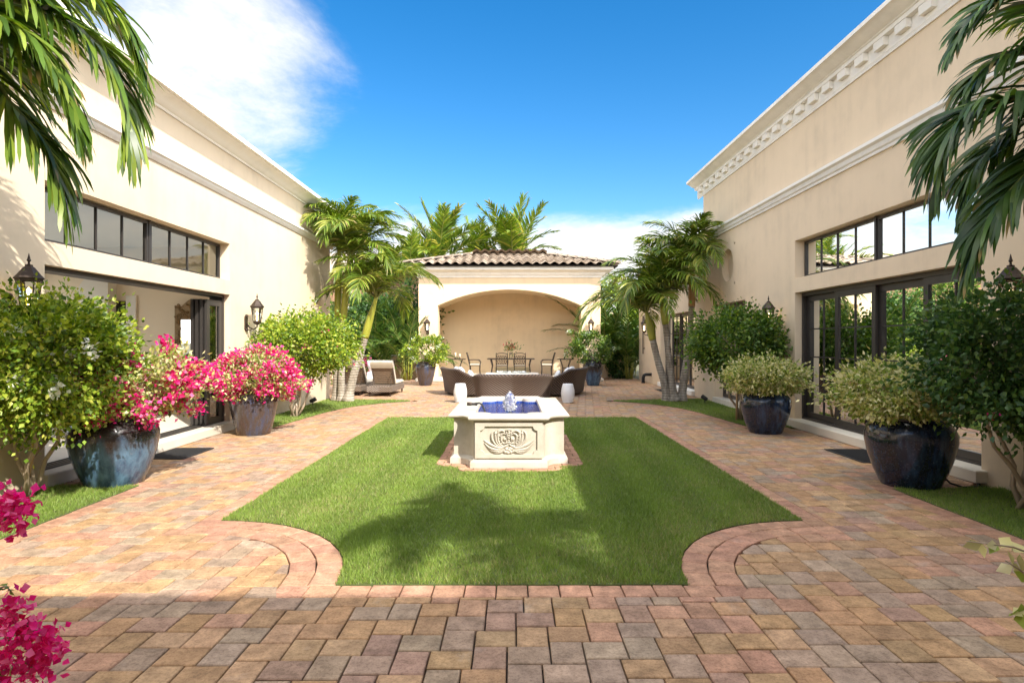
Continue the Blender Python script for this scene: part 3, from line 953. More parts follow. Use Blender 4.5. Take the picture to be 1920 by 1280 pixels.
# ---- pavilion ---------------------------------------------------
PX, PY = -.10, 25.0
pv = empty('garden_pavilion', (PX, PY, 0), 'arched cream garden pavilion with barrel tiled hip roof', 'pavilion')
HW, SPR, RISE, TOPZ = 2.95, 3.08, .66, 4.30
def arch_z(x, hw=HW, spr=SPR, rise=RISE):
    rr = (hw * hw + rise * rise) / (2 * rise)
    return spr - (rr - rise) + math.sqrt(max(rr * rr - x * x, 0))
NA = 28
m = MB()
def arch_wall(mb, y0, y1, hw, spr, rise, outer, top):
    xs = [-hw + 2 * hw * k / NA for k in range(NA + 1)]
    zs = [arch_z(x, hw, spr, rise) for x in xs]
    for y in (y0, y1):
        for sx in (-1, 1):
            mb.add([(PX + sx * hw, y, 0), (PX + sx * outer, y, 0), (PX + sx * outer, y, top), (PX + sx * hw, y, top)], [(0, 1, 2, 3)])
        for k in range(NA):
            mb.add([(PX + xs[k], y, zs[k]), (PX + xs[k + 1], y, zs[k + 1]), (PX + xs[k + 1], y, top), (PX + xs[k], y, top)], [(0, 1, 2, 3)])
    for sx in (-1, 1):
        mb.add([(PX + sx * hw, y0, 0), (PX + sx * hw, y1, 0), (PX + sx * hw, y1, zs[0]), (PX + sx * hw, y0, zs[0])], [(0, 1, 2, 3)])
        mb.add([(PX + sx * outer, y0, 0), (PX + sx * outer, y1, 0), (PX + sx * outer, y1, top), (PX + sx * outer, y0, top)], [(0, 1, 2, 3)])
    for k in range(NA):
        mb.add([(PX + xs[k], y0, zs[k]), (PX + xs[k + 1], y0, zs[k + 1]), (PX + xs[k + 1], y1, zs[k + 1]), (PX + xs[k], y1, zs[k])], [(0, 1, 2, 3)])
arch_wall(m, PY, PY + .62, HW, SPR, RISE, 3.74, TOPZ)
m.build('arch_wall', M['stucco_p'], pv)
m = MB(); m.box(PX - 3.74, PX + 3.74, 28.4, 28.8, 0, TOPZ); m.build('rear_wall', M['stucco_p'], pv)
for sx in (-1, 1):
    m = MB()
    wall_grid(m, PY + .622, 28.4, 0, TOPZ, [(26.15, 27.25, .16, 2.95)] if sx > 0 else [(25.9, 28.1, .16, 3.0)], lambda u, v, t: (PX + sx * (3.2 + .5 * t), u, v))  # left opening enlarged to let more light inside
    m.build('side_wall', M['stucco_p'], pv)
m = MB()                                                    # vaulted ceiling
xs = [-3.2 + 6.4 * k / NA for k in range(NA + 1)]
m.rings([[(PX + x, y, arch_z(x, 3.2, 3.12, .72)) for x in xs] for y in (PY + .622, 28.4)], False, False)
auto_smooth(m.build('vault', M['stucco_p'], pv), 60)
m = MB(); m.box(PX - 3.76, PX + 3.76, 24.28, 28.4, 0, .12, .015); m.build('floor_slab', M['limestone'], pv)
m = MB()
prof = [(.003, 4.22), (.05, 4.22), (.06, 4.30), (.14, 4.32), (.20, 4.42), (.30, 4.47), (.42, 4.49), (.46, 4.50), (.46, 4.62), (.003, 4.62)]
r0 = []
for (ax, ay) in ((-1, -1), (1, -1), (1, 1), (-1, 1)):
    r0.append([(PX + ax * (3.74 + p), (PY - p) if ay < 0 else (28.8 + p), z) for p, z in prof])
for k in range(4): m.rings([r0[k], r0[(k + 1) % 4]], True, False)
auto_smooth(m.build('cornice', M['trim'], pv), 30)
# hip roof, clad tile by tile on the slope that faces the court
E0, E1, ER = 24.36, 29.44, 4.68                              # eaves and eave height
RY, RZ, RH, EW = 26.9, 5.40, 1.72, 4.38
m = MB()
v = [(PX - EW, E0, ER - .05), (PX + EW, E0, ER - .05), (PX + EW, E1, ER - .05), (PX - EW, E1, ER - .05), (PX - RH, RY, RZ - .05), (PX + RH, RY, RZ - .05)]
m.add(v, [(0, 1, 5, 4), (1, 2, 5), (2, 3, 4, 5), (3, 0, 4), (3, 2, 1, 0)])
deck = m.build('roof', M['dark'], pv)
def tile_geo(w=.36, l=.50):
    P = []; n = 10
    for yy, dz_ in ((0, .05), (l, 0.0)):
        for t in (0, -.022):
            for k in range(n + 1):
                u = k / n
                P.append(((u - .5) * w, yy, .045 * (1 - math.cos(2 * math.pi * u)) + dz_ + t))
    q = n + 1; f = []
    for k in range(n):
        f += [(k, k + 1, 2 * q + k + 1, 2 * q + k), (k, q + k, q + k + 1, k + 1), (q + k, 3 * q + k, 3 * q + k + 1, q + k + 1)]
    return P, f
tp, tf = tile_geo()
tme = mesh_from('roof_tile', tp, tf, M['roof'], True)
def slope_tiles(e_a, e_b, inward, up_n, rows=8, expose=.385):
    """grid of tile matrices on a slope whose eave runs e_a -> e_b"""
    e_a, e_b = Vector(e_a), Vector(e_b); ux = (e_b - e_a).normalized(); L = (e_b - e_a).length
    uy = inward.normalized(); uz = ux.cross(uy).normalized()
    cols_ = int(L / .36); out = []
    for r in range(rows):
        s = r * expose - .04
        for c in range(cols_ + 1):
            x = (L - (cols_) * .36) / 2 + c * .36
            if x < up_n * s + .02 or x > L - up_n * s - .02: continue
            p = e_a + ux * x + uy * s
            out.append(Matrix(((ux.x, uy.x, uz.x, p.x), (ux.y, uy.y, uz.y, p.y), (ux.z, uy.z, uz.z, p.z), (0, 0, 0, 1))))
    return out
sl = Vector((0, RY - E0, RZ - ER)); k_h = (EW - RH) / sl.length
dloc = Matrix.Translation(-origin_of(pv))
for mt in slope_tiles((PX - EW, E0, ER), (PX + EW, E0, ER), sl, k_h):
    o = link('roof_tile', tme, deck); o.matrix_local = dloc @ mt @ Matrix.Translation((0, 0, random.uniform(-.006, .006)))
sv, sf = [], []
for a, b, inw in (((PX - EW, E1, ER), (PX - EW, E0, ER), Vector((EW - RH, 0, RZ - ER))), ((PX + EW, E0, ER), (PX + EW, E1, ER), Vector((-(EW - RH), 0, RZ - ER))), ((PX + EW, E1, ER), (PX - EW, E1, ER), Vector((0, -(E1 - RY), RZ - ER)))):
    kk = ((E1 - E0) / 2) / inw.length if abs(inw.x) > 0 else k_h
    for mt in slope_tiles(a, b, inw, kk):
        n = len(sv); sv += [tuple(dloc @ mt @ Vector(p)) for p in tp]; sf += [tuple(i + n for i in q) for q in tf]
tag(link('tile_field', mesh_from('tile_field', sv, sf, M['roof'], True), deck), kind='stuff')
cm = MB()
cm.rings([[(.0 + yy, .13 * rr * math.cos(a), .11 * rr * math.sin(a)) for a in [math.pi * k / 8 for k in range(9)]] for yy, rr in ((0, 1.12), (.42, .95))], False, False)
cme = mesh_from('ridge_tile', cm.v, cm.f, M['roof'], True)
def ridge(a, b, n):
    a, b = Vector(a), Vector(b); d = (b - a).normalized(); L = (b - a).length
    s = Vector((0, 0, 1)).cross(d).normalized(); u = d.cross(s)
    for k in range(n):
        p = a + d * (L * k / n)
        mt = Matrix(((d.x, s.x, u.x, p.x), (d.y, s.y, u.y, p.y), (d.z, s.z, u.z, p.z), (0, 0, 0, 1)))
        o = link('ridge_tile', cme, deck); o.matrix_local = dloc @ mt
ridge((PX - RH, RY, RZ + .03), (PX + RH, RY, RZ + .03), 9)
ridge((PX - EW, E0, ER + .04), (PX - RH, RY, RZ + .03), 10)
ridge((PX + EW, E0, ER + .04), (PX + RH, RY, RZ + .03), 10)

# ---- garden walls and the house beyond ---------------------------
def garden_wall(x0, x1, y, h, label):
    e = empty('garden_wall', ((x0 + x1) / 2, y, 0), label, 'wall')
    m = MB(); m.box(x0, x1, y, y + .25, -.05, h); m.build('wall', M['stucco_p'], e)
    m = MB(); m.box(x0 - .02, x1 + .02, y - .04, y + .29, h + .002, h + .07, .01); m.build('coping', M['trim'], e)
garden_wall(-12, -3.9, 25.9, .95, 'low cream garden wall behind the sun loungers')
garden_wall(3.75, 5.3, 26.6, .95, 'low cream garden wall between pavilion and low wing')
hs = empty('neighbour_house', (-13, 36, 0), 'neighbouring house with brown wall and teal window behind trees', 'building')
m = MB(); m.box(-22, -6.0, 36, 44, -.05, 5.6); m.build('wall', M['terracotta'], hs)
m = MB(); m.add([(-22.6, 35.4, 5.602), (-5.4, 35.4, 5.602), (-5.4, 44.6, 5.602), (-22.6, 44.6, 5.602), (-18, 40, 7.4), (-10, 40, 7.4)], [(0, 1, 5, 4), (1, 2, 5), (2, 3, 4, 5), (3, 0, 4), (3, 2, 1, 0)]); m.build('roof', M['roof'], hs)
for x in (-9.9, -8.6):
    m = MB(); m.box(x, x + 1.15, 35.9, 36.1, 2.5, 3.7); o = m.build('window', M['trim'], hs)
    q = MB(); q.add([(x + .1, 35.89, 2.6), (x + 1.05, 35.89, 2.6), (x + 1.05, 35.89, 3.6), (x + .1, 35.89, 3.6)], [(0, 1, 2, 3)]); q.build('pane', M['glass'], o)
# ------------------------------------------------------------------ foliage
def leaf_cloud(P, D, size, cols, aspect=.62, fold=.25, roll=None):
    """one folded 4-triangle leaf per point; D = pointing direction (n,3)"""
    n = len(P); D = D / np.maximum(np.linalg.norm(D, axis=1, keepdims=True), 1e-6)
    rnd = rng.normal(0, 1, (n, 3)); S = np.cross(D, rnd); S /= np.maximum(np.linalg.norm(S, axis=1, keepdims=True), 1e-6)
    N = np.cross(S, D)
    L = size[:, None]; W = L * aspect * .5
    b = P; mid = P + D * L * .5 - N * L * fold * .35; tip = P + D * L - N * L * .10
    l = P + D * L * .42 + S * W + N * L * fold * .25; r = P + D * L * .42 - S * W + N * L * fold * .25
    v = np.stack([b, mid, tip, l, r], 1).reshape(-1, 3)
    i = np.arange(n)[:, None] * 5
    f = np.concatenate([i + np.array([0, 1, 3]), i + np.array([3, 1, 2]), i + np.array([0, 4, 1]), i + np.array([4, 2, 1])], 1).reshape(-1, 3)
    return v, f, np.repeat(cols, 5, 0)

def palette(n, stops, jit=.12):
    """random colours from weighted stops"""
    w = np.array([s[1] for s in stops], float); k = rng.choice(len(stops), n, p=w / w.sum())
    c = np.array([s[0] for s in stops])[k]
    return np.clip(c * (1 + rng.normal(0, jit, (n, 1))), .002, 1)

def crown_points(c, r, nclump, n, clump_r, flat_bottom=None, xlim=None, seed=0, shell=(.55, 1.0)):
    rg = np.random.default_rng(seed)
    u = rg.normal(0, 1, (nclump, 3)); u /= np.linalg.norm(u, axis=1, keepdims=True)
    rad = rg.uniform(shell[0], shell[1], (nclump, 1)) ** .6 * (1 + .13 * rg.normal(0, 1, (nclump, 1)))
    cc = np.array(c) + u * rad * np.array(r)
    k = rg.integers(0, nclump, n)
    P = cc[k] + rg.normal(0, 1, (n, 3)) * clump_r * rg.uniform(.5, 1.1, (nclump, 1))[k]
    out = (P - np.array(c)) / np.array(r)
    D = out + rg.normal(0, .75, (n, 3)); D[:, 2] -= .15
    keep = np.ones(n, bool)
    if flat_bottom is not None: keep &= P[:, 2] > flat_bottom
    if xlim is not None: keep &= (P[:, 0] > xlim[0]) & (P[:, 0] < xlim[1])
    return P[keep], D[keep], cc

def add_leaves(name, parent, P, D, size, cols, mat='leaf', aspect=.62, fold=.25, stuff=True):
    v, f, c = leaf_cloud(P, D, size, cols, aspect, fold)
    o = origin_of(parent); v = v - np.array([o.x, o.y, o.z])
    ob = link(name, np_mesh(name, v, f, M[mat], c), parent)
    if stuff: ob['kind'] = 'stuff'
    return ob

def bracts(name, parent, centres, per, spread, size, cols, outc=None):
    """papery flower clusters"""
    n = len(centres) * per
    C = np.repeat(np.asarray(centres), per, 0)
    P = C + rng.normal(0, spread, (n, 3))
    D = rng.normal(0, 1, (n, 3)); D[:, 2] += .3
    if outc is not None: D += (P - outc) * 1.2
    return add_leaves(name, parent, P, D, rng.uniform(.7, 1.2, n) * size, palette(n, cols, .14), 'petal', .95, .3)

GREEN_BRIGHT = [((.20, .30, .025), 5), ((.12, .21, .02), 5), ((.34, .42, .045), 6), ((.06, .12, .015), 1.5), ((.46, .48, .09), 2)]
GREEN_MID = [((.09, .17, .025), 5), ((.055, .115, .018), 4), ((.16, .25, .03), 3), ((.25, .31, .05), 1)]
GREEN_DARK = [((.042, .10, .026), 5), ((.06, .13, .03), 4), ((.11, .19, .035), 3)]
VARIEG = [((.56, .53, .19), 5), ((.68, .64, .36), 5), ((.27, .35, .07), 5), ((.13, .20, .035), 2)]
MAGENTA = [((.74, .018, .22), 5), ((.82, .06, .32), 4), ((.62, .010, .13), 2), ((.88, .20, .42), 2)]
WHITE_FL = [((.78, .80, .72), 4), ((.70, .74, .58), 2)]

def stems(parent, base, tops, r0, mat='wood', name='trunk', wob=.06, seed=0):
    rg = random.Random(seed)
    for t in tops:
        b = Vector(base) + Vector((rg.uniform(-.06, .06), rg.uniform(-.06, .06), 0)); t = Vector(t); pts = []
        for k in range(7):
            s = k / 6; p = b.lerp(t, s)
            if 0 < k < 6: p += Vector((rg.uniform(-wob, wob), rg.uniform(-wob, wob), 0))
            pts.append(p)
        m = MB(); m.tube(pts, [r0 * (1 - .6 * k / 6) for k in range(7)], 7)
        m.build(name, M[mat], parent, True)

def shrub(label, base, c, r, n, clumps, leaf, pal, seed, xlim=None, flowers=None, fcol=None, stake=None, nst=4, bottom=None, clump_r=.13):
    e = empty('flowering_shrub', (base[0], base[1], 0), label, 'shrub')
    P, D, cc = crown_points(c, r, clumps, n, clump_r, bottom, xlim, seed)
    add_leaves('foliage', e, P, D, rng.uniform(.7, 1.25, len(P)) * leaf, palette(len(P), pal), aspect=.68)
    rg = random.Random(seed)
    tops = []
    for k in range(nst):
        a = 2 * math.pi * (k + rg.random() * .6) / nst
        x = c[0] + math.cos(a) * r[0] * .45
        if xlim: x = min(max(x, xlim[0] + .05), xlim[1] - .05)
        tops.append((x, c[1] + math.sin(a) * r[1] * .45, c[2] - r[2] * .35))
    stems(e, base, tops, .028, seed=seed)
    tw = MB()                                               # twigs inside the crown
    for k in range(46):
        q = cc[rg.randrange(len(cc))]
        if xlim and not (xlim[0] < q[0] < xlim[1]): continue
        s = Vector(tops[k % nst]); q = Vector(q)
        tw.tube([s, s.lerp(q, .5) + Vector((0, 0, .05)), q], [.011, .007, .003], 4, False)
    tw.build('twigs', M['wood'], e)
    if stake:
        for (a, b) in stake:
            m = MB(); m.tube([a, b], .019, 8); m.build('stake', M['stake'], e, True)
    if flowers:
        for (nf, per, spread, size, colr, sel) in flowers:
            q = cc + (cc - np.array(c)) * .12
            if xlim: q = q[(q[:, 0] > xlim[0]) & (q[:, 0] < xlim[1])]
            if sel is not None: q = q[sel(q)]
            if len(q) == 0: continue
            q = q[np.random.default_rng(seed + 5).permutation(len(q))[:nf]]
            bracts('flowers', e, q, per, spread, size, colr, np.array(c))
    return e

shrub('bright green shrub with white flowers on the near left', (-4.93, 6.25, 0), (-4.70, 6.1, 1.36), (.68, .85, .64), 23000, 210, .056, GREEN_BRIGHT, 21, (-5.12, 9),
      flowers=[(26, 26, .04, .052, WHITE_FL, lambda q: q[:, 2] > 1.15)], stake=[((-4.95, 6.15, 0), (-4.80, 6.2, .85))], clump_r=.12)
shrub('dark glossy shrub with bare lower branches at the near right', (4.86, 5.75, 0), (4.72, 5.75, 1.42), (.78, .80, .62), 14000, 165, .062, GREEN_DARK, 22, (-9, 5.32),
      flowers=[(3, 7, .02, .03, MAGENTA, None)], stake=[((4.80, 5.62, 0), (4.83, 5.66, .95))], clump_r=.13)
shrub('rounded bougainvillea bush with scattered pink blooms below left palms', (-4.62, 12.9, 0), (-4.46, 13.0, 1.55), (.98, 1.2, .62), 15000, 190, .072, GREEN_BRIGHT, 23, (-5.12, 9),
      flowers=[(9, 10, .05, .045, MAGENTA, lambda q: q[:, 0] > -4.2), (4, 10, .04, .04, WHITE_FL, lambda q: q[:, 2] < 1.4)], nst=6, clump_r=.14)
shrub('dense dark green rounded bush under the right wall lantern', (4.62, 12.35, 0), (4.48, 12.3, 1.60), (.86, .95, .62), 13500, 170, .072, GREEN_MID, 24, (-9, 5.32), stake=[((4.72, 12.0, 0), (4.72, 12.02, 1.0)), ((4.5, 12.2, 0), (4.52, 12.2, .9))], nst=3, clump_r=.13)

# ---- potted plants ----------------------------------------------
def potted(label, loc, kind, c, r, n, pal, seed, w=.45, h=.74, glaze='glaze_blue', leaf=.055, flowers=None, clumps=110, group='glazed planters along the court', tilt=0):
    e = empty('potted_plant', loc, label, 'potted plant', group)
    if kind == 'squat':
        prof = [(.0, .0), (.62, 0), (.66, .03), (.80, .22), (.93, .45), (1.0, .66), (1.0, .76), (.95, .86), (.84, .945), (.80, .965), (.83, .985), (.83, 1.0), (.76, 1.0), (.74, .95), (.74, .90), (0, .90)]
    elif kind == 'bucket':
        prof = [(.0, .0), (.64, 0), (.67, .03), (.76, .25), (.86, .5), (.95, .76), (.97, .80), (.955, .82), (1.0, .97), (1.0, 1.0), (.93, 1.0), (.90, .9), (0, .9)]
    else:
        prof = [(.0, .0), (.56, 0), (.60, .02), (.74, .2), (.90, .45), (1.0, .68), (1.0, .78), (.93, .88), (.80, .94), (.78, .96), (.84, .985), (.84, 1.0), (.74, 1.0), (.72, .93), (0, .93)]
    m = MB(); m.lathe([(a * w, b * h) for a, b in prof], (0, 0, 0), 40)
    po = m.build('pot', M[glaze], e, local=True); auto_smooth(po, 50)
    m = MB(); m.lathe([(0, h * .93), (w * .74, h * .925)], (0, 0, 0), 20, False); m.build('soil', M['soil'], e, local=True)
    C = np.array(c)
    rg = random.Random(seed)
    P, D, cc = crown_points(c, r, clumps, n, .085, None, (-5.10, 5.30), seed)
    P2 = P[P[:, 2] > C[2] - r[2] * 1.05]; D2 = D[P[:, 2] > C[2] - r[2] * 1.05]
    add_leaves('foliage', e, P2, D2, rng.uniform(.7, 1.25, len(P2)) * leaf, palette(len(P2), pal), aspect=.6)
    tw = MB(); b = Vector((loc[0], loc[1], h * .9))
    for k in range(26):
        q = Vector(cc[rg.randrange(len(cc))]); tw.tube([b + Vector((rg.uniform(-.1, .1), rg.uniform(-.1, .1), 0)), b.lerp(q, .5) + Vector((0, 0, .08)), q], [.010, .007, .003], 4, False)
    tw.build('stems', M['wood'], e)
    if flowers:
        for (nf, per, spread, size, colr, sel) in flowers:
            q = cc + (cc - C) * .10
            if sel is not None: q = q[sel(q)]
            q = q[np.random.default_rng(seed + 5).permutation(len(q))[:nf]]
            bracts('flowers', e, q, per, spread, size, colr, C)
    return e
potted('weathered blue pot of magenta and cream bougainvillea at the open door', (-4.50, 6.88, 0), 'squat', (-4.22, 6.85, 1.10), (.62, .58, .36), 6500, VARIEG, 31, .45, .76, 'glaze_sky', .055,
       [(74, 46, .050, .054, MAGENTA, lambda q: q[:, 0] > -4.75)], 120)
potted('brown pot brimming with magenta bougainvillea beside the sliding door frames', (-4.48, 10.55, 0), 'bucket', (-4.46, 10.5, 1.0), (.72, .64, .38), 7500, VARIEG, 32, .42, .71, 'glaze_brown', .058,
       [(92, 46, .055, .058, MAGENTA, None)], 130)
potted('black glazed pot of yellow variegated foliage at the near right doors', (4.45, 6.80, 0), 'squat', (4.28, 6.78, 1.02), (.62, .58, .28), 11000, VARIEG, 33, .45, .76, 'glaze_blue', .055, [(1, 5, .015, .035, MAGENTA, lambda q: (q[:, 0] < 3.95))], 150)
potted('navy glazed pot of yellow variegated foliage below the dark green bush', (4.46, 10.70, 0), 'squat', (4.44, 10.65, .97), (.66, .60, .26), 10500, VARIEG, 34, .42, .72, 'glaze_blue', .058, None, 150)
potted('tall brown urn with white flowering plant left of the arch', (-3.16, 22.2, 0), 'urn', (-3.12, 22.2, 1.26), (.74, .66, .52), 4200, GREEN_BRIGHT, 35, .37, .87, 'glaze_brown', .085,
       [(26, 10, .05, .06, WHITE_FL, None), (4, 10, .05, .06, MAGENTA, lambda q: (q[:, 2] > 1.5) & (q[:, 0] < -3.1))], 90)
potted('tall blue urn with white flowering plant right of the arch', (2.96, 22.2, 0), 'urn', (2.92, 22.2, 1.40), (.78, .68, .58), 4600, GREEN_MID, 36, .37, .93, 'glaze_sky', .085, [(20, 9, .05, .06, WHITE_FL, None)], 90)

# ---- palms -------------------------------------------------------
PALM_SUN = [((.13, .20, .020), 5), ((.20, .26, .030), 4), ((.075, .13, .016), 4), ((.32, .33, .06), 1.5)]
PALM_DEEP = [((.045, .095, .016), 5), ((.07, .135, .02), 4), ((.12, .18, .025), 2)]
def frond_mesh(name, pts, leaf_len, n_side, pal, seed, width=.034, droop=.55, vee=.35, twist=.35, start=.10, segs=4, rach=.016, curl=.25, fan=(74, 20)):
    """arched rachis with two rows of drooping, bent leaflets"""
    rg = np.random.default_rng(seed)
    pts = np.array(pts, float)
    # resample with Catmull-Rom
    Q = np.vstack([2 * pts[0] - pts[1], pts, 2 * pts[-1] - pts[-2]]); S = []
    for i in range(1, len(Q) - 2):
        for t in np.linspace(0, 1, 14, endpoint=False):
            a, b, c, d = Q[i - 1], Q[i], Q[i + 1], Q[i + 2]
            S.append(.5 * ((2 * b) + (-a + c) * t + (2 * a - 5 * b + 4 * c - d) * t * t + (-a + 3 * b - 3 * c + d) * t ** 3))
    S.append(pts[-1]); S = np.array(S)
    seg = np.r_[0, np.cumsum(np.linalg.norm(np.diff(S, axis=0), axis=1))]; Lr = seg[-1]
    def at(s): return np.array([np.interp(s * Lr, seg, S[:, k]) for k in range(3)]).T
    mb = MB(); ss = np.linspace(0, 1, 16); C = at(ss)
    mb.tube([tuple(p) for p in C], [rach * (1.25 - 1.05 * s) for s in ss], 6)
    V = [np.array(mb.v)]; F4 = [q for q in mb.f if len(q) == 4]
    cols = [np.tile(np.array([.22, .24, .06]), (len(mb.v), 1))]
    nv = len(mb.v); faces = [list(q) for q in F4]
    s = np.linspace(start, .995, n_side)
    for side in (-1, 1):
        sj = np.clip(s + rg.normal(0, .25 / n_side, n_side), 0, 1)
        B = at(sj); T = at(np.clip(sj + .015, 0, 1)) - at(np.clip(sj - .015, 0, 1)); T /= np.linalg.norm(T, axis=1, keepdims=True)
        up = np.array([0, 0, 1.0]); side_v = np.cross(T, up); side_v /= np.maximum(np.linalg.norm(side_v, axis=1, keepdims=True), 1e-3)
        upv = np.cross(side_v, T)
        ang = np.radians(fan[0] + (fan[1] - fan[0]) * sj ** 1.2) + rg.normal(0, .07, n_side)
        ve = vee * (1 - .5 * sj) + rg.normal(0, .16, n_side)
        d0 = T * np.cos(ang)[:, None] + (side * side_v * np.cos(ve)[:, None] + upv * np.sin(ve)[:, None]) * np.sin(ang)[:, None]
        prof = np.minimum(1, .45 + 2.2 * sj) * (1 - .55 * np.clip(sj - .45, 0, 1) ** 1.0 / .55)
        L = leaf_len * prof * rg.uniform(.85, 1.12, n_side)
        W = width * (.6 + .4 * prof) * rg.uniform(.8, 1.15, n_side)
        dr = droop * rg.uniform(.55, 1.45, n_side)
        roll = rg.normal(0, twist, n_side)
        cc = palette(n_side, pal, .13)
        p = B.copy(); d = d0.copy(); rows = []
        cr = rg.uniform(0, 1, n_side) * curl
        for k in range(segs + 1):
            t = k / segs
            wv = np.cross(d, upv * .8 + up * .3); wv /= np.maximum(np.linalg.norm(wv, axis=1, keepdims=True), 1e-3)
            nn = np.cross(wv, d); a = roll * (.3 + t) + cr * t * 3
            wv = wv * np.cos(a)[:, None] + nn * np.sin(a)[:, None]
            w = W * [0.45, 1.0, .92, .62, .04][min(4, int(round(t * 4)))] * .5
            rows.append((p - wv * w[:, None], p + wv * w[:, None]))
            if k < segs:
                g_ = dr * (.12 + 1.0 * t)
                d = d + np.array([0, 0, -1.0]) * (g_ * (1.0 if k else .3))[:, None]
                d /= np.linalg.norm(d, axis=1, keepdims=True)
                p = p + d * (L / segs)[:, None]
        vv = np.stack([q for r in rows for q in r], 1).reshape(-1, 3)           # per leaflet 2*(segs+1)
        per = 2 * (segs + 1)
        shade = np.repeat(cc, per, 0).reshape(n_side, per, 3)
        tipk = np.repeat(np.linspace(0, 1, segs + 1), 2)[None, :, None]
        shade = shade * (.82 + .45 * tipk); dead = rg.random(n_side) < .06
        shade[dead, -4:] = np.array([.34, .25, .09])
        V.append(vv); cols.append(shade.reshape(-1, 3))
        for i in range(n_side):
            o = nv + i * per
            for k in range(segs): faces.append([o + 2 * k, o + 2 * k + 1, o + 2 * k + 3, o + 2 * k + 2])
        nv += len(vv)
    return np_mesh(name, np.vstack(V), np.array(faces), M['palm'], np.vstack(cols), smooth=True)

def arc_frond(length, e0, drop, k=8, pw=1.25):
    """points of a rachis that starts at elevation e0 (deg) and bends down by drop (deg)"""
    pts = [(0, 0, 0)]; x = z = 0
    for i in range(k):
        s = (i + .5) / k; a = R(e0 - drop * s ** pw); x += math.cos(a) * length / k; z += math.sin(a) * length / k
        pts.append((x, 0, z))
    return pts
FR = []
for i, (e0, dp, ln) in enumerate(((82, 75, 1.5), (72, 95, 1.65), (60, 105, 1.75), (48, 112, 1.75), (34, 108, 1.7), (18, 98, 1.55), (66, 110, 1.6), (40, 120, 1.65))):
    FR.append(frond_mesh('frond', arc_frond(ln, e0, dp), .58, 54, PALM_SUN, 100 + i, .031, .46, .30, .5))
def palm(label, base, trunk, shaft, fronds, seed, r0=.105, r1=.065, scale=1.0, group=None, brown=False, name='palm_tree', meshes=None, spread=(0, 360), spear=True):
    """trunk and crownshaft follow given points; fronds = list of (variant, azimuth deg, scale)"""
    e = empty(name, base, label, 'palm tree', group)
    rg = random.Random(seed); b = Vector(base)
    def dens(pts, n):
        P = [Vector(p) for p in pts]; P = [2 * P[0] - P[1]] + P + [2 * P[-1] - P[-2]]; out = []
        for i in range(1, len(P) - 2):
            for k in range(n):
                t = k / n; a, bb, c, d = P[i - 1:i + 3]
                out.append(.5 * ((2 * bb) + (c - a) * t + (2 * a - 5 * bb + 4 * c - d) * t * t + (3 * bb - a - 3 * c + d) * t ** 3))
        out.append(P[-2]); return out
    tp_ = dens(trunk, 12); n = len(tp_)
    rad = []
    for i in range(n):
        s = i / (n - 1)
        rad.append((r0 + (r1 - r0) * min(1, s * 1.3)) * (1 + .5 * max(0, .10 - s) / .10) * (1.035 if i % 3 == 0 else 1.0))
    m = MB(); m.tube(tp_, rad, 14); m.build('trunk', M['trunk'], e, True)
    sp = dens(shaft, 6); n = len(sp)
    m = MB(); m.tube(sp, [r1 * (1.0 + .28 * math.sin(math.pi * min(1, .15 + i / (n - 1))) - .45 * (i / (n - 1)) ** 2) for i in range(n)], 12)
    m.build('crownshaft', M['shaft_brown' if brown else 'shaft'], e, True)
    top = Vector(shaft[-1]) - b
    for k, (vi, az, sc) in enumerate(fronds):
        me = (meshes or FR)[vi % len(meshes or FR)]
        o = link('frond', me, e, top - Vector((0, 0, .05)))
        o.rotation_euler = (rg.uniform(-.08, .08), 0, R(az)); o.scale = (sc * scale,) * 3
    if spear:
        m = MB(); q = Vector(shaft[-1]); m.tube([q - Vector((0, 0, .1)), q + Vector((.03, 0, .35)), q + Vector((.10, .02, .75 * scale))], [.022, .015, .003], 6)
        m.build('spear_leaf', M['rachis'], e, True)
    return e
def ring_fronds(n, seed, sc=(.9, 1.1), variants=(0, 1, 2, 3, 4, 5, 6, 7), avoid=None):
    rg = random.Random(seed); a0 = rg.uniform(0, 360); out = []
    for k in range(n):
        v, az, s_ = variants[k % len(variants)], a0 + k * 137.5 + rg.uniform(-14, 14), rg.uniform(*sc)
        if avoid is not None:                                # keep clear of the wall beside the palm
            d = (az - avoid[0] + 180) % 360 - 180
            if abs(d) < avoid[1]:
                az = avoid[0] + math.copysign(avoid[1] + rg.uniform(0, 25), d)
        out.append((v, az, s_))
    return out
def px(x, y, d):
    """world point that the photograph shows at pixel (x, y), standing d metres out"""
    return ((x - 960) / 1140 * d, d, 1.6 - (y - 640) / 1140 * d)
def gnd(x, d): return ((x - 960) / 1140 * d, d, 0)

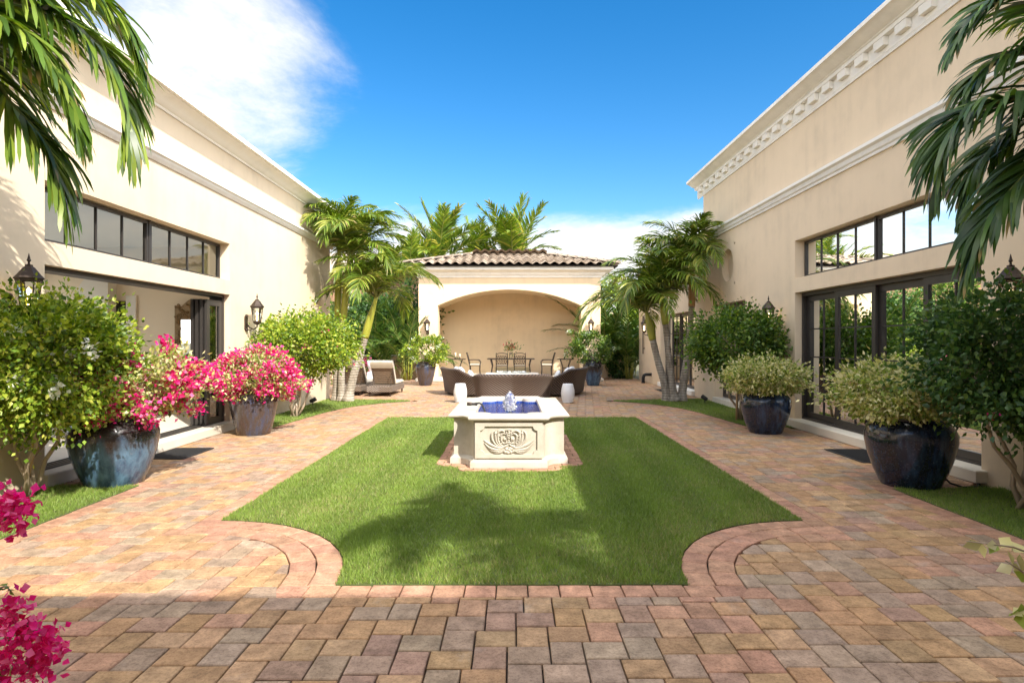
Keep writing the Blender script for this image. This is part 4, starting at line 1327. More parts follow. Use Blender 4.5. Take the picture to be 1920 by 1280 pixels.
D0 = 16.3
palm('slender palm with straight trunk nearest the left wing corner', gnd(630, D0 + .15), [gnd(630, D0 + .15), px(632, 690, D0 + .15), px(633, 595, D0 + .15)], [px(633, 595, D0 + .15), px(635, 515, D0 + .15), px(637, 462, D0 + .15)],
     ring_fronds(14, 1, (1.0, 1.2), (0, 1, 2, 6, 3, 1, 7), avoid=(180, 75)), 41, .11, .075, 1.12, 'left palm clump')
palm('straight palm standing in the middle of the left clump', gnd(640, D0 - .05), [gnd(640, D0 - .05), px(641, 690, D0), px(644, 600, D0)], [px(644, 600, D0), px(650, 530, D0), px(655, 478, D0 - .1)],
     ring_fronds(14, 2, (1.0, 1.15), (0, 1, 2, 6, 3, 1, 7), avoid=(180, 60)), 42, .10, .07, 1.12, 'left palm clump')
palm('palm leaning right out of the left clump', gnd(652, D0 - .1), [gnd(652, D0 - .1), px(664, 700, D0), px(674, 672, D0), px(684, 634, D0)], [px(684, 634, D0), px(693, 600, D0), px(706, 556, D0)],
     ring_fronds(14, 3, (1.0, 1.15), (0, 1, 2, 6, 3, 1, 7)), 43, .12, .085, 1.12, 'left palm clump')
palm('palm leaning left out of the right clump', gnd(1251, D0), [gnd(1251, D0), px(1245, 715, D0), px(1235, 682, D0), px(1224, 637, D0)], [px(1224, 637, D0), px(1218, 610, D0), px(1212, 584, D0)],
     ring_fronds(14, 4, (1.0, 1.2), (0, 1, 2, 6, 3, 1, 7), avoid=(0, 30)), 44, .115, .085, 1.12, 'right palm clump')
palm('palm with yellow green shaft in the middle of the right clump', gnd(1264, D0 - .1), [gnd(1264, D0 - .1), px(1259, 715, D0), px(1254, 670, D0), px(1248, 608, D0)], [px(1248, 608, D0), px(1244, 580, D0), px(1240, 550, D0)],
     ring_fronds(14, 5, (1.0, 1.2), (0, 1, 2, 6, 3, 1, 7), avoid=(0, 50)), 45, .125, .08, 1.12, 'right palm clump')
palm('palm with brown leaf sheath leaning towards the right wall', gnd(1277, D0), [gnd(1277, D0), px(1284, 700, D0), px(1291, 650, D0), px(1297, 574, D0)], [px(1297, 574, D0), px(1298, 530, D0), px(1296, 496, D0)],
     ring_fronds(14, 6, (.95, 1.1), (0, 1, 2, 6, 3, 1, 7), avoid=(0, 78)), 46, .12, .078, 1.12, 'right palm clump', brown=True)

# palms at the viewer's elbows: trunks outside the picture, drooping fronds inside it
def near_palm(label, base, top, frond_pts, others, seed, pal):
    e = palm(label, base, [base, (base[0] * .6 + top[0] * .4, base[1], 1.2), (top[0], top[1], top[2] - .75)], [(top[0], top[1], top[2] - .75), (top[0], top[1], top[2] - .3), top], others, seed, .115, .08, 1.0, 'palms beside the viewpoint', spear=False)
    for k, (pts, ll, n, kw) in enumerate(frond_pts):
        me = frond_mesh('frond', pts, ll, n, pal, seed * 10 + k, **kw)
        o = link('frond', me, e, -Vector(base)); o.location = -Vector(base)
    return e
TL = (-4.62, 4.35, 3.80)
kw = dict(width=.046, droop=.34, vee=.10, twist=.40, start=.10, segs=7, rach=.020, curl=.30, fan=(52, 8))
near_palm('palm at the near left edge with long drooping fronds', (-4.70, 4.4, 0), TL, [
    ([TL, px(-41, -4, 4.3), px(108, 32, 4.2), px(198, 102, 4.1), px(238, 192, 4.05), px(243, 262, 4.0)], .80, 84, dict(kw, vee=.25)),
    ([TL, px(-71, 76, 4.3), px(19, 191, 4.2), px(83, 262, 4.15), px(113, 332, 4.1), px(123, 387, 4.1)], .72, 80, kw),
    ([TL, px(-101, -54, 4.5), px(19, -54, 4.7), px(148, -8, 4.8), px(228, 62, 4.85), px(263, 132, 4.85)], .74, 80, dict(kw, vee=.3)),
    ([TL, px(-91, 36, 4.6), px(-1, 86, 4.8), px(98, 162, 4.9), px(143, 242, 4.95)], .68, 76, dict(kw, vee=.2)),
    ([TL, px(-61, 26, 4.1), px(48, 82, 3.95), px(118, 162, 3.9), px(148, 242, 3.85)], .66, 76, dict(kw, vee=.15)),
    ([TL, px(-100, -40, 4.2), px(20, -60, 4.0), px(130, -40, 3.95), px(215, 20, 3.9), px(255, 95, 3.9)], .66, 76, dict(kw, vee=.25)),
    ([TL, px(-110, 0, 4.0), px(-30, 20, 3.8), px(50, 60, 3.7), px(105, 130, 3.65)], .60, 70, dict(kw, vee=.2)),
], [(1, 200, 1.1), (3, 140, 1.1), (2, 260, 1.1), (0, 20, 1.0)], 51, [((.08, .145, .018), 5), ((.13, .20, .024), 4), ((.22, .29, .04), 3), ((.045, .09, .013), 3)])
TR = (4.85, 4.75, 3.55)
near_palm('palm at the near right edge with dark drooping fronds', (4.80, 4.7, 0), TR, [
    ([TR, px(1991, 169, 4.7), px(1906, 184, 4.6), px(1822, 208, 4.55), px(1774, 263, 4.5), px(1760, 328, 4.5)], .80, 84, dict(kw, vee=.35)),
    ([TR, px(2011, 244, 4.6), px(1926, 324, 4.5), px(1852, 408, 4.4), px(1824, 478, 4.4)], .76, 80, dict(kw, vee=.35)),
    ([TR, px(2041, 44, 4.8), px(1941, -16, 4.8), px(1842, 18, 4.8), px(1792, 78, 4.8)], .68, 78, dict(kw, vee=.2)),
    ([TR, px(2021, 204, 5.0), px(1941, 219, 5.1), px(1842, 298, 5.1), px(1812, 378, 5.1)], .70, 76, dict(kw, vee=.3)),
    ([TR, px(2031, 124, 4.9), px(1951, 94, 4.9), px(1852, 128, 4.9), px(1807, 193, 4.9)], .66, 76, dict(kw, vee=.25)),
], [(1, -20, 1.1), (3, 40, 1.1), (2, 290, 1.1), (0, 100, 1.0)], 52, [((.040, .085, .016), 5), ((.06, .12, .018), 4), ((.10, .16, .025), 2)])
palm('palm behind the viewpoint that throws leaf shadow on the lawn', (4.62, -.7, 0), [(4.62, -.7, 0), (4.55, -.7, 2.4), (4.2, -.6, 4.8)], [(4.2, -.6, 4.8), (4.1, -.58, 5.3), (4.05, -.55, 5.75)], ring_fronds(13, 8, (.9, 1.1)), 53, .12, .08, 1.0, 'palms beside the viewpoint')

# tall palms rising behind the pavilion roof
FB = []
for i, (e0, dp, ln) in enumerate(((86, 22, 3.0), (76, 40, 3.2), (64, 55, 3.3), (50, 62, 3.3), (36, 66, 3.0), (20, 60, 2.8), (70, 30, 3.0))):
    FB.append(frond_mesh('frond', arc_frond(ln, e0, dp), .85, 34, PALM_SUN + [((.38, .34, .05), 1.5)], 140 + i, .085, .22, .35, .35, start=.22, rach=.03, curl=.1, fan=(60, 28)))
def back_palm(label, x, d, ztop, seed, n=13, sc=1.0):
    X = (x - 960) / 1140 * d
    palm(label, (X, d, 0), [(X, d, 0), (X + .1, d, ztop * .5), (X, d, ztop - 1.0)], [(X, d, ztop - 1.0), (X, d, ztop - .5), (X, d, ztop)], ring_fronds(n, seed, (.8, 1.1), range(7)), seed, .16, .11, sc, 'palms behind the pavilion', meshes=FB)
back_palm('broad leaved palm rising left of the pavilion ridge', 822, 33.5, 5.7, 61, 24, 1.2)
back_palm('feathery palm rising right above the pavilion ridge', 962, 34.5, 5.9, 62, 24, 1.2)
back_palm('lower palm between the two above the pavilion ridge', 895, 35.5, 5.7, 63, 20, 1.05)
back_palm('palm above the left end of the pavilion roof', 768, 32.0, 4.6, 64, 18, 1.0)

# garden thicket left and right of the pavilion
FA = []
for i, (e0, dp, ln) in enumerate(((84, 40, 2.6), (74, 60, 2.6), (64, 75, 2.4), (54, 85, 2.2), (78, 50, 2.8))):
    FA.append(frond_mesh('frond', arc_frond(ln, e0, dp), .50, 30, PALM_DEEP, 170 + i, .045, .28, .3, .3, start=.25, rach=.018, curl=.15, fan=(58, 25)))
def areca(label, x, y, sc, n, seed, group):
    e = empty('areca_palm', (x, y, 0), label, 'palm', group); rg = random.Random(seed)
    for k in range(n):
        o = link('frond', FA[k % 5], e, (rg.uniform(-.25, .25), rg.uniform(-.25, .25), rg.uniform(0, .5)))
        o.rotation_euler = (rg.uniform(-.1, .1), rg.uniform(-.1, .1), R(k * 137.5 + rg.uniform(-20, 20))); s = sc * rg.uniform(.8, 1.15); o.scale = (s, s, s)
    m = MB()
    for k in range(6):
        a = R(60 * k); m.tube([(x + .12 * math.cos(a), y + .12 * math.sin(a), 0), (x + .22 * math.cos(a), y + .22 * math.sin(a), 1.0)], [.03, .022], 6)
    m.build('canes', M['shaft'], e, True)
for k, (x, y, sc, lb) in enumerate(((-7.5, 27.0, 1.35, 'areca palm behind the wall at the left wing corner'), (-6.0, 26.9, 1.3, 'areca palm behind the wall above the loungers'), (-4.7, 26.8, 1.3, 'areca palm behind the wall next to the pavilion'), (-5.4, 25.3, .75, 'small dark palm in front of the low left wall'), (-4.35, 25.2, .95, 'dark palm in front of the wall by the brown urn'))):
    areca(lb, x, y, sc, 18, 70 + k, 'areca palms left of the pavilion')
for k, (x, y, sc, lb) in enumerate(((4.35, 27.4, 1.45, 'areca palm behind the wall right of the pavilion'), (5.2, 27.3, 1.5, 'areca palm behind the wall at the low wing corner'), (5.0, 25.95, .8, 'small palm in front of the low right wall'))):
    areca(lb, x, y, sc, 18, 80 + k, 'areca palms right of the pavilion')
def tree(label, x, y, h, r, n, pal, seed, trunk_r=.13, leaf=.17, group='trees beyond the garden walls'):
    e = empty('garden_tree', (x, y, 0), label, 'tree', group)
    c = (x, y, h - r[2]); P, D, cc = crown_points(c, r, 90, n, .32, None, None, seed, (.35, 1.0))
    add_leaves('crown', e, P, D, rng.uniform(.7, 1.25, len(P)) * leaf, palette(len(P), pal), aspect=.6)
    m = MB(); m.tube([(x, y, 0), (x + .1, y, (h - r[2]) * .5), (x, y, h - r[2])], [trunk_r, trunk_r * .8, trunk_r * .5], 8)
    for k in range(8):
        q = cc[k]; m.tube([(x, y, h - r[2] * 1.5), tuple((np.array((x, y, h - r[2])) + q) / 2), tuple(q)], [trunk_r * .45, .04, .015], 5, False)
    m.build('trunk', M['wood'], e, True)
tree('dense dark tree behind the loungers and low wall', -6.6, 29.0, 4.0, (2.2, 1.4, 1.8), 7000, GREEN_DARK, 91)
tree('dark leafy tree close to the left side of the pavilion', -4.6, 28.6, 4.2, (1.3, 1.2, 1.9), 5000, GREEN_DARK, 92)
tree('pale green tree in the gap beside the low wing', 5.0, 29.8, 4.6, (1.7, 1.3, 2.1), 6000, GREEN_BRIGHT, 93)
tree('leafy tree behind the right areca palms', 7.6, 31.0, 4.6, (2.2, 1.6, 2.0), 6000, GREEN_MID, 94)
tree('round tree far left behind the house wing', -11.5, 31, 5.2, (2.8, 2.2, 2.2), 7000, GREEN_MID, 95)
e = empty('hedge', (4.6, 26.25, 0), 'clipped narrow hedge along the low right wall', 'hedge')
P, D, cc = crown_points((4.75, 26.3, .75), (.55, .18, .75), 40, 2600, .12, .02, (4.1, 5.33), 96); add_leaves('foliage', e, P, D, rng.uniform(.08, .14, len(P)), palette(len(P), GREEN_DARK))
m = MB(); [m.tube([(4.4 + .2 * k, 26.3, 0), (4.42 + .2 * k, 26.3, .8)], .015, 5) for k in range(4)]; m.build('stems', M['wood'], e)
def flower_bed(label, x, y, r, seed):
    e = empty('bougainvillea_bush', (x, y, 0), label, 'shrub')
    P, D, cc = crown_points((x, y, .55), (r, r * .8, .4), 40, 1500, .11, .03, None, seed); add_leaves('foliage', e, P, D, rng.uniform(.06, .1, len(P)), palette(len(P), GREEN_MID))
    bracts('flowers', e, cc[:34] + (cc[:34] - np.array((x, y, .55))) * .15, 22, .08, .07, MAGENTA, np.array((x, y, .5)))
    m = MB()
    for k in range(5): m.tube([(x, y, 0), tuple((np.array((x, y, 0)) + cc[k]) / 2 + np.array((0, 0, .1))), tuple(cc[k])], [.02, .015, .006], 5, False)
    m.build('stems', M['wood'], e)
flower_bed('magenta bougainvillea bush against the low wall between loungers', -5.9, 24.9, .75, 97)
flower_bed('crimson bougainvillea bush behind the left sun lounger', -6.6, 22.6, .55, 98)

# sprays that reach into the picture from beside the viewpoint
def spray(name, label, base, branches, leaf_pal, leaf, flowers, seed):
    e = empty(name, base, label, 'branch'); rg = np.random.default_rng(seed)
    m = MB(); LP, LD = [], []; FC = []
    for pts in branches:
        P = [Vector(p) for p in pts]; m.tube(P, [.006 - .004 * i / (len(P) - 1) for i in range(len(P))], 6)
        for a, b in zip(P, P[1:]):
            k = max(2, int((b - a).length / .045))
            for i in range(k):
                q = a.lerp(b, i / k); d = (b - a).normalized()
                for s in (0, 1):
                    LP.append(tuple(q)); LD.append(tuple(np.array(d) * .6 + rg.normal(0, .7, 3)))
    m.build('stem', M['wood'], e, True)
    LP, LD = np.array(LP), np.array(LD)
    add_leaves('leaves', e, LP, LD, rg.uniform(.7, 1.3, len(LP)) * leaf, palette(len(LP), leaf_pal), aspect=.7)
    if flowers:
        C, per, spread, size = flowers
        bracts('flowers', e, C, per, spread, size, MAGENTA)
DL = 2.0
fl = [px(x, y, DL + dz_) for x, y, dz_ in ((12, 935, 0), (35, 955, .03), (20, 965, -.03), (45, 940, 0), (28, 985, 0), (8, 950, .05), (10, 1150, 0), (40, 1165, 0), (70, 1185, .03), (95, 1195, 0), (25, 1200, -.04), (60, 1220, 0), (88, 1225, .04), (15, 1230, .02), (45, 1250, 0), (75, 1255, 0), (20, 1270, .03), (55, 1200, .05), (100, 1215, 0), (35, 1130, 0), (5, 1185, 0), (0, 1250, .02))]
spray('bougainvillea_branch', 'magenta bougainvillea sprays at the lower left edge', px(-160, 1400, DL),
      [[px(-160, 1400, DL), px(-60, 1270, DL), px(20, 1190, DL), px(70, 1180, DL)], [px(-160, 1400, DL), px(-90, 1150, DL), px(-20, 1000, DL), px(30, 950, DL)], [px(-90, 1150, DL), px(-30, 1110, DL), px(12, 1098, DL), px(22, 1110, DL)], [px(-60, 1270, DL), px(20, 1255, DL), px(60, 1250, DL)]],
      GREEN_MID, .034, (fl, 36, .021, .028), 201)
spray('variegated_branch', 'cream edged variegated leaf spray at the lower right edge', px(2080, 1200, DL),
      [[px(2080, 1200, DL), px(1990, 1060, DL), px(1900, 1025, DL), px(1812, 1014, DL)], [px(2080, 1200, DL), px(1980, 1130, DL), px(1915, 1070, DL), px(1885, 1050, DL)], [px(2080, 1200, DL), px(1990, 1160, DL), px(1925, 1140, DL), px(1895, 1150, DL)]],
      [((.55, .52, .24), 5), ((.28, .36, .06), 4), ((.66, .62, .36), 2)], .056, None, 202)
# ------------------------------------------------------------------ fountain
FX = -.04
ft = empty('fountain', (FX, 9.05, 0), 'carved pale limestone fountain with blue tiled basin on the lawn', 'fountain')
def f_outline(hw, y0, y1, mid, set_, off=0.0, na=8):
    """front and back middle panels stand proud, joined to the corners by concave quarter curves"""
    h, m_, s = hw + off, mid + off, set_
    front = [(m_, y0 - off)] + [(m_ + (h - .10 - m_) * (1 - math.cos(a)), y0 - off + s * math.sin(a)) for a in [math.pi / 2 * k / na for k in range(1, na + 1)]] + [(h, y0 - off + s)]
    back_ = [(x, (y0 + y1) - y) for x, y in reversed(front)]
    right = front + back_
    left = [(-x, y) for x, y in reversed(right)]
    return [(FX + x, y) for x, y in right + left]
def stack(mb, layers):
    mb.rings([[(x, y, z) for x, y in f_outline(.72, 7.66, 10.44, .44, .30, o)] for o, z in layers], True, False)
m = MB(); stack(m, [(.045, .014), (.045, .085), (.035, .10), (.012, .112), (0, .125), (0, .60)])
auto_smooth(m.build('base', M['stone_f'], ft), 35)
def rim(o, z): return [(x, y, z) for x, y in f_outline(.72, 7.66, 10.44, .44, .30, o)]
def inner(o, z):
    pts = f_outline(.44, 7.98, 10.12, .22, .14, o)
    return [(x, y, z) for x, y in pts]
m = MB(); m.rings([rim(-.02, .602), rim(.045, .606), rim(.065, .622), rim(.068, .640), rim(.055, .655), rim(.035, .660), inner(.02, .660), inner(.005, .652), inner(0, .60)], True, False)
auto_smooth(m.build('cap', M['stone_f'], ft), 40)
m = MB(); m.rings([inner(0, .61), inner(0, .30)], True, False); n0 = len(m.v) - len(inner(0, 0)); m.f.append(tuple(range(n0, len(m.v)))); m.build('basin', M['tile'], ft)
m = MB(); q = inner(-.001, .585); m.add(q, [tuple(range(len(q)))]); m.build('water', M['water'], ft)
# front panel: raised frame with notched corners and carved foliage
YF = 7.66
m = MB(); z0, z1, hw = .135, .578, .425
def notch(hw_, a, b, r):
    P = []
    for cx, cz, s0 in ((hw_, b, 270), (-hw_, b, 0), (-hw_, a, 90), (hw_, a, 180)):
        rng_ = [s0 - 90 * k / 5 for k in range(6)]
        P.append([(cx + r * math.cos(R(t)), cz + r * math.sin(R(t))) for t in rng_])
    # order: top right, top left, bottom left, bottom right, going anticlockwise
    return P[0] + P[1] + P[2] + P[3]
inn = []
for cx, cz, s0, s1 in ((.36, .535, 270, 180), (-.36, .535, 360, 270), (-.36, .178, 90, 0), (.36, .178, 180, 90)):
    inn += [(cx + .055 * math.cos(R(s0 + (s1 - s0) * k / 5)), cz + .055 * math.sin(R(s0 + (s1 - s0) * k / 5))) for k in range(6)]
outp = []
for (cx, cz) in ((hw, z1), (-hw, z1), (-hw, z0), (hw, z0)): outp += [(cx, cz)] * 6
r1 = [(FX + x, YF - .001, z) for x, z in outp]; r2 = [(FX + x, YF - .026, z) for x, z in outp]; r3 = [(FX + x, YF - .026, z) for x, z in inn]; r4 = [(FX + x * .985, YF - .001, .356 + (z - .356) * .975) for x, z in inn]
m.rings([r1, r2, r3, r4], True, False)
auto_smooth(m.build('panel_frame', M['stone_f'], ft), 30)
orn = MB()
def leaf_relief(pts, w, lift=.024, ridge_=True):
    """a carved leaf: ridged lens section swept along a curve on the panel"""
    P = [Vector((FX + x, 0, z)) for x, z in pts]; Q = []
    for i in range(len(P) - 1):
        for k in range(6):
            t = k / 6; a = P[max(i - 1, 0)]; b = P[i]; c = P[i + 1]; d = P[min(i + 2, len(P) - 1)]
            Q.append(.5 * ((2 * b) + (c - a) * t + (2 * a - 5 * b + 4 * c - d) * t * t + (3 * b - a - 3 * c + d) * t ** 3))
    Q.append(P[-1]); n = len(Q); rr = []
    for i, p in enumerate(Q):
        t = (Q[min(i + 1, n - 1)] - Q[max(i - 1, 0)]).normalized(); s = Vector((t.z, 0, -t.x)); u = i / (n - 1)
        ww = w * max(.06, math.sin(math.pi * (.10 + .88 * u)) ** .8) * .5; h = lift * (.45 + .55 * math.sin(math.pi * min(1, u + .15)))
        y = YF - .002
        rr.append([tuple(p + s * ww + Vector((0, y, 0))), tuple(p + s * ww * .75 + Vector((0, y - h * .8, 0))), tuple(p + s * ww * .12 + Vector((0, y - h, 0))), tuple(p + Vector((0, y - h * .62, 0))), tuple(p - s * ww * .12 + Vector((0, y - h, 0))), tuple(p - s * ww * .75 + Vector((0, y - h * .8, 0))), tuple(p - s * ww + Vector((0, y, 0)))])
    orn.rings(rr, False, False)
for s in (-1, 1):
    L = lambda pts, w, **k: leaf_relief([(s * x, z) for x, z in pts], w, **k)
    L([(.02, .275), (.11, .262), (.20, .288), (.27, .325), (.315, .362)], .042)                 # long lower sprays
    L([(.06, .262), (.15, .240), (.24, .262), (.31, .325)], .044)
    L([(.06, .258), (.13, .222), (.21, .226), (.27, .262)], .042)
    L([(.05, .252), (.10, .212), (.17, .202), (.22, .222)], .038)
    L([(.09, .275), (.16, .30), (.205, .36), (.215, .43), (.190, .468), (.165, .458)], .034)     # outer volute
    L([(.09, .28), (.145, .32), (.165, .38), (.172, .46), (.165, .488)], .030)
    L([(.085, .285), (.125, .33), (.138, .39), (.128, .46), (.135, .485)], .028)
    L([(.05, .455), (.085, .478), (.125, .462), (.142, .42), (.138, .36)], .030)                 # inner crook
    L([(.04, .432), (.07, .440), (.095, .418), (.098, .375), (.085, .335), (.055, .312), (.04, .325)], .026)
    for k in range(5):
        a = R(70 - 34 * k); orn.ball((FX + s * (.073 + .052 * math.cos(a)), YF - .010, .375 + .062 * math.sin(a)), .0105, 8, 6)
    orn.ball((FX + s * .168, YF - .010, .445), .017, 8, 6)
    orn.ball((FX + s * .052, YF - .008, .372), .022, 8, 6)
    leaf_relief([(s * .040, .335), (s * .024, .40), (s * .028, .45), (s * .042, .488)], .018)
leaf_relief([(-.042, .484), (0, .490), (.042, .484)], .018); leaf_relief([(-.052, .318), (0, .330), (.052, .318)], .020)
leaf_relief([(-.10, .262), (-.03, .290), (0, .315)], .03); leaf_relief([(.10, .262), (.03, .290), (0, .315)], .03)
for z in (.352, .385, .415, .445, .470): orn.ball((FX, YF - .008, z), .0145, 10, 6)
for x, z, r in ((-.030, .248, .022), (.006, .236, .022), (.032, .250, .020), (-.045, .216, .022), (-.010, .206, .024), (.028, .212, .022), (.058, .222, .018), (.012, .262, .015)): orn.ball((FX + x, YF - .010, z), r, 10, 7)
auto_smooth(orn.build('carved_ornament', M['stone_f'], ft), 60)
# water jet: a lumpy column with droplets
m = MB(); rr = []
rg = random.Random(5)
for i in range(17):
    t = i / 16; z = .585 + .28 * t; r = 1.3 * (.030 + .030 * math.sin(math.pi * min(1, t * 1.15)) ** .7 + .022 * (1 - t)) * (1 if t < .93 else .55)
    rr.append([(FX + .01 + r * (1 + rg.uniform(-.28, .28)) * math.cos(2 * math.pi * k / 14), 8.95 + r * (1 + rg.uniform(-.28, .28)) * math.sin(2 * math.pi * k / 14), z + rg.uniform(-.006, .006)) for k in range(14)])
m.rings(rr)
jet = m.build('water_jet', M['jet'], ft, True)
m = MB()
for k in range(130):
    a = rg.uniform(0, 6.28); r = abs(rg.gauss(.05, .06)); m.ball((FX + .01 + r * math.cos(a), 8.95 + r * math.sin(a), .59 + rg.random() ** 2 * .22 * max(.1, 1 - r * 3)), rg.uniform(.003, .008), 6, 4)
m.build('droplets', M['jet'], ft, True)
m = MB(); m.lathe([(.0, 0), (.035, 0), (.03, .05), (.018, .09), (0, .09)], (FX + .01, 8.95, .50), 12); m.build('nozzle', M['iron'], ft, True)
# fill pipe resting on the cap
fh = empty('water_pipe', (FX - .50, 8.9, .66), 'dark water pipe with fitting resting on the fountain rim', 'pipe')
m = MB(); m.tube([(FX - .60, 8.93, .68), (FX - .50, 8.92, .685), (FX - .44, 8.9, .70), (FX - .40, 8.86, .685), (FX - .36, 8.78, .62), (FX - .33, 8.70, .54)], [.014] * 6, 8); m.build('hose', M['black'], fh, True)
m = MB(); m.lathe([(0, -.06), (.026, -.06), (.026, .0), (.018, .01), (.018, .06), (.024, .065), (.024, .09), (0, .09)], (0, 0, 0), 10)
m.v = [(FX - .56 + z, 8.93 + x, .684 + y) for x, y, z in m.v]; m.build('fitting', M['iron'], fh, True)

# ------------------------------------------------------------------ wall lanterns
def lantern_proto():
    """faces +x, mounting plate at x = 0, origin at the plate"""
    e = empty('wall_lantern', (0, 0, 0)); cx = .20
    m = MB(); m.box(0, .022, -.05, .05, -.14, .10, .008); m.ball((.02, 0, .10), .03, 8, 5); m.ball((.02, 0, -.14), .03, 8, 5); m.build('back_plate', M['iron'], e, local=True)
    m = MB(); m.tube([(.02, 0, -.02), (.07, 0, -.10), (.14, 0, -.13), (cx, 0, -.09), (cx, 0, -.03)], [.014, .013, .012, .012, .014], 8); m.tube([(.02, 0, -.08), (.05, 0, -.14), (.09, 0, -.15), (.10, 0, -.12)], [.009] * 4, 6); m.build('arm', M['iron'], e, True, local=True)
    m = MB()
    def hexr(r, z): return [(cx + r * math.cos(R(60 * k + 30)), r * math.sin(R(60 * k + 30)), z) for k in range(6)]
    m.rings([hexr(.03, -.05), hexr(.06, -.02), hexr(.066, 0), hexr(.066, .012), hexr(.02, .014)])
    for k in range(6):
        a = R(60 * k + 30); p = lambda r, z: (cx + r * math.cos(a), r * math.sin(a), z)
        m.tube([p(.062, .01), p(.095, .24)], .006, 5)
    m.rings([hexr(.088, .238), hexr(.105, .238), hexr(.105, .252), hexr(.088, .252)], True, False)
    for zz, r_ in ((.09, .074), (.17, .086)): m.rings([hexr(r_, zz), hexr(r_ + .004, zz), hexr(r_ + .004, zz + .006), hexr(r_, zz + .006)], True, False)
    m.build('cage', M['iron'], e, local=True)
    m = MB(); m.rings([hexr(.058, .012), hexr(.088, .24)], True, False); m.build('glass', M['glass_lite'], e, local=True)
    m = MB(); m.rings([hexr(.112, .252), hexr(.118, .262), hexr(.09, .295), hexr(.062, .335), hexr(.045, .36), hexr(.03, .372), hexr(.03, .385), hexr(.012, .39)]); m.tube([(cx, 0, .385), (cx, 0, .41), (cx, 0, .425), (cx, 0, .44), (cx, 0, .49)], [.012, .008, .018, .012, .002], 8)
    m.build('roof', M['iron'], e, local=True)
    m = MB(); m.lathe([(0, .02), (.012, .02), (.012, .10), (.010, .11), (.017, .14), (.013, .165), (.0, .185)], (cx, 0, 0), 10); m.build('candle_bulb', M['bulb'], e, True, local=True)
    return e
lp = lantern_proto()
for i, (loc, rz, sc, lb) in enumerate((((LWX, 11.75, 1.98), 0, 1.12, 'iron wall lantern between sliding door and bougainvillea bush'), ((LWX, 6.2, 1.95), 0, 1.12, 'iron lantern top showing above the near left shrub'),
        ((RWX, 12.15, 1.97), 180, 1.12, 'lit iron wall lantern above the dark green bush'), ((RWX, 6.25, 1.95), 180, 1.12, 'iron lantern top showing above the near right shrub'),
        ((PX - 3.36, PY, 2.05), -90, 1.2, 'iron lantern on the left pavilion pier'), ((PX + 3.32, PY, 2.05), -90, 1.2, 'iron lantern on the right pavilion pier'), ((RWX + .02, 23.6, 2.0), 180, 1.2, 'iron wall lantern at the far end of the low wing'))):
    o = lp if i == 0 else copy_tree(lp)
    o.location = loc; o.rotation_euler = (0, 0, R(rz)); o.scale = (sc,) * 3
    tag(o, lb, 'lantern', 'iron wall lanterns')

# ------------------------------------------------------------------ wicker seating
def sofa(label, loc, rz, w, d, hb, ha, pillows, seed):
    """wide curved wicker seat: open front faces +y"""
    e = empty('wicker_sofa', loc, label, 'sofa', 'wicker sofas round the fire table', rz)
    path = []; n = 44
    for k in range(n + 1):                                    # U shaped plan, rounded back corners
        a = math.pi + math.pi * k / n
        ca, sa = math.cos(a), math.sin(a); p = 2 / 4.2
        x = math.copysign(abs(ca) ** p, ca) * w / 2; y = math.copysign(abs(sa) ** p, sa) * d
        path.append((x, y + .0))
    rr = []
    for k, (x, y) in enumerate(path):
        t = abs(k / n * 2 - 1); h = hb + (ha - hb) * max(0, (t - .42) / .58) ** 1.3
        nx, ny = x / (w / 2), y / d * 1.0; l = math.hypot(nx, ny) or 1; nx, ny = nx / l, ny / l
        sec = [(-.05, .06), (.0, h * .5), (.07, h - .10), (.105, h - .05), (.10, h - .01), (.05, h + .015), (-.02, h + .005), (-.055, h - .04), (-.06, h - .09), (-.10, h * .5), (-.13, .06)]
        rr.append([(x + nx * o, y + ny * o, z) for o, z in sec])
    m = MB(); m.rings(rr, True, True); auto_smooth(m.build('shell', M['wicker'], e, local=True), 50)
    m = MB(); pts = [(x * .93, y * .93) for x, y in path]; m.prism(pts, .06, .30); m.build('seat_base', M['wicker'], e, local=True)
    m = MB(); pts = [(x * .86, y * .86 + .02) for x, y in path]; m.rings([[(x, y, .302) for x, y in pts], [(x * 1.02, y * 1.02, .34) for x, y in pts], [(x * 1.02, y * 1.02, .40) for x, y in pts], [(x * .97, y * .97, .425) for x, y in pts]]); auto_smooth(m.build('seat_cushion', M['cushion'], e, local=True), 60)
    for sx in (-1, 1):
        for y in (-d * .7, -.08):
            m = MB(); m.lathe([(.03, 0), (.035, .07)], (sx * w * .36, y, 0), 8); m.build('foot', M['iron'], e, local=True)
    rg = random.Random(seed)
    for (x, y, z, s, a) in pillows:
        m = MB(); m.ball((0, 0, 0), s, 14, 8, (1, .42, .95))
        ca, sa = math.cos(R(a)), math.sin(R(a)); ti = .35
        m.v = [(x + vx * ca - (vy * math.cos(ti) - vz * math.sin(ti)) * sa, y + vx * sa + (vy * math.cos(ti) - vz * math.sin(ti)) * ca, z + vy * math.sin(ti) + vz * math.cos(ti)) for vx, vy, vz in m.v]
        m.build('pillow', M['white_fabric'], e, True, local=True)
    return e
sofa('wicker sofa with its chevron woven back to the fountain', (.02, 17.1, 0), 0, 2.12, .95, .72, .60, [], 1)
sofa('wicker sofa with white pillows left of the fire table', (-1.05, 18.6, 0), R(-68), 2.0, .95, .80, .50, [(-.25, -.55, .62, .24, 8), (.22, -.56, .62, .25, -6), (.6, -.4, .58, .2, -25)], 2)
sofa('wicker sofa with white pillows right of the fire table', (1.18, 18.6, 0), R(68), 2.0, .95, .80, .50, [(.25, -.55, .62, .25, -8), (-.2, -.56, .62, .23, 6), (-.6, -.4, .58, .2, 25)], 3)
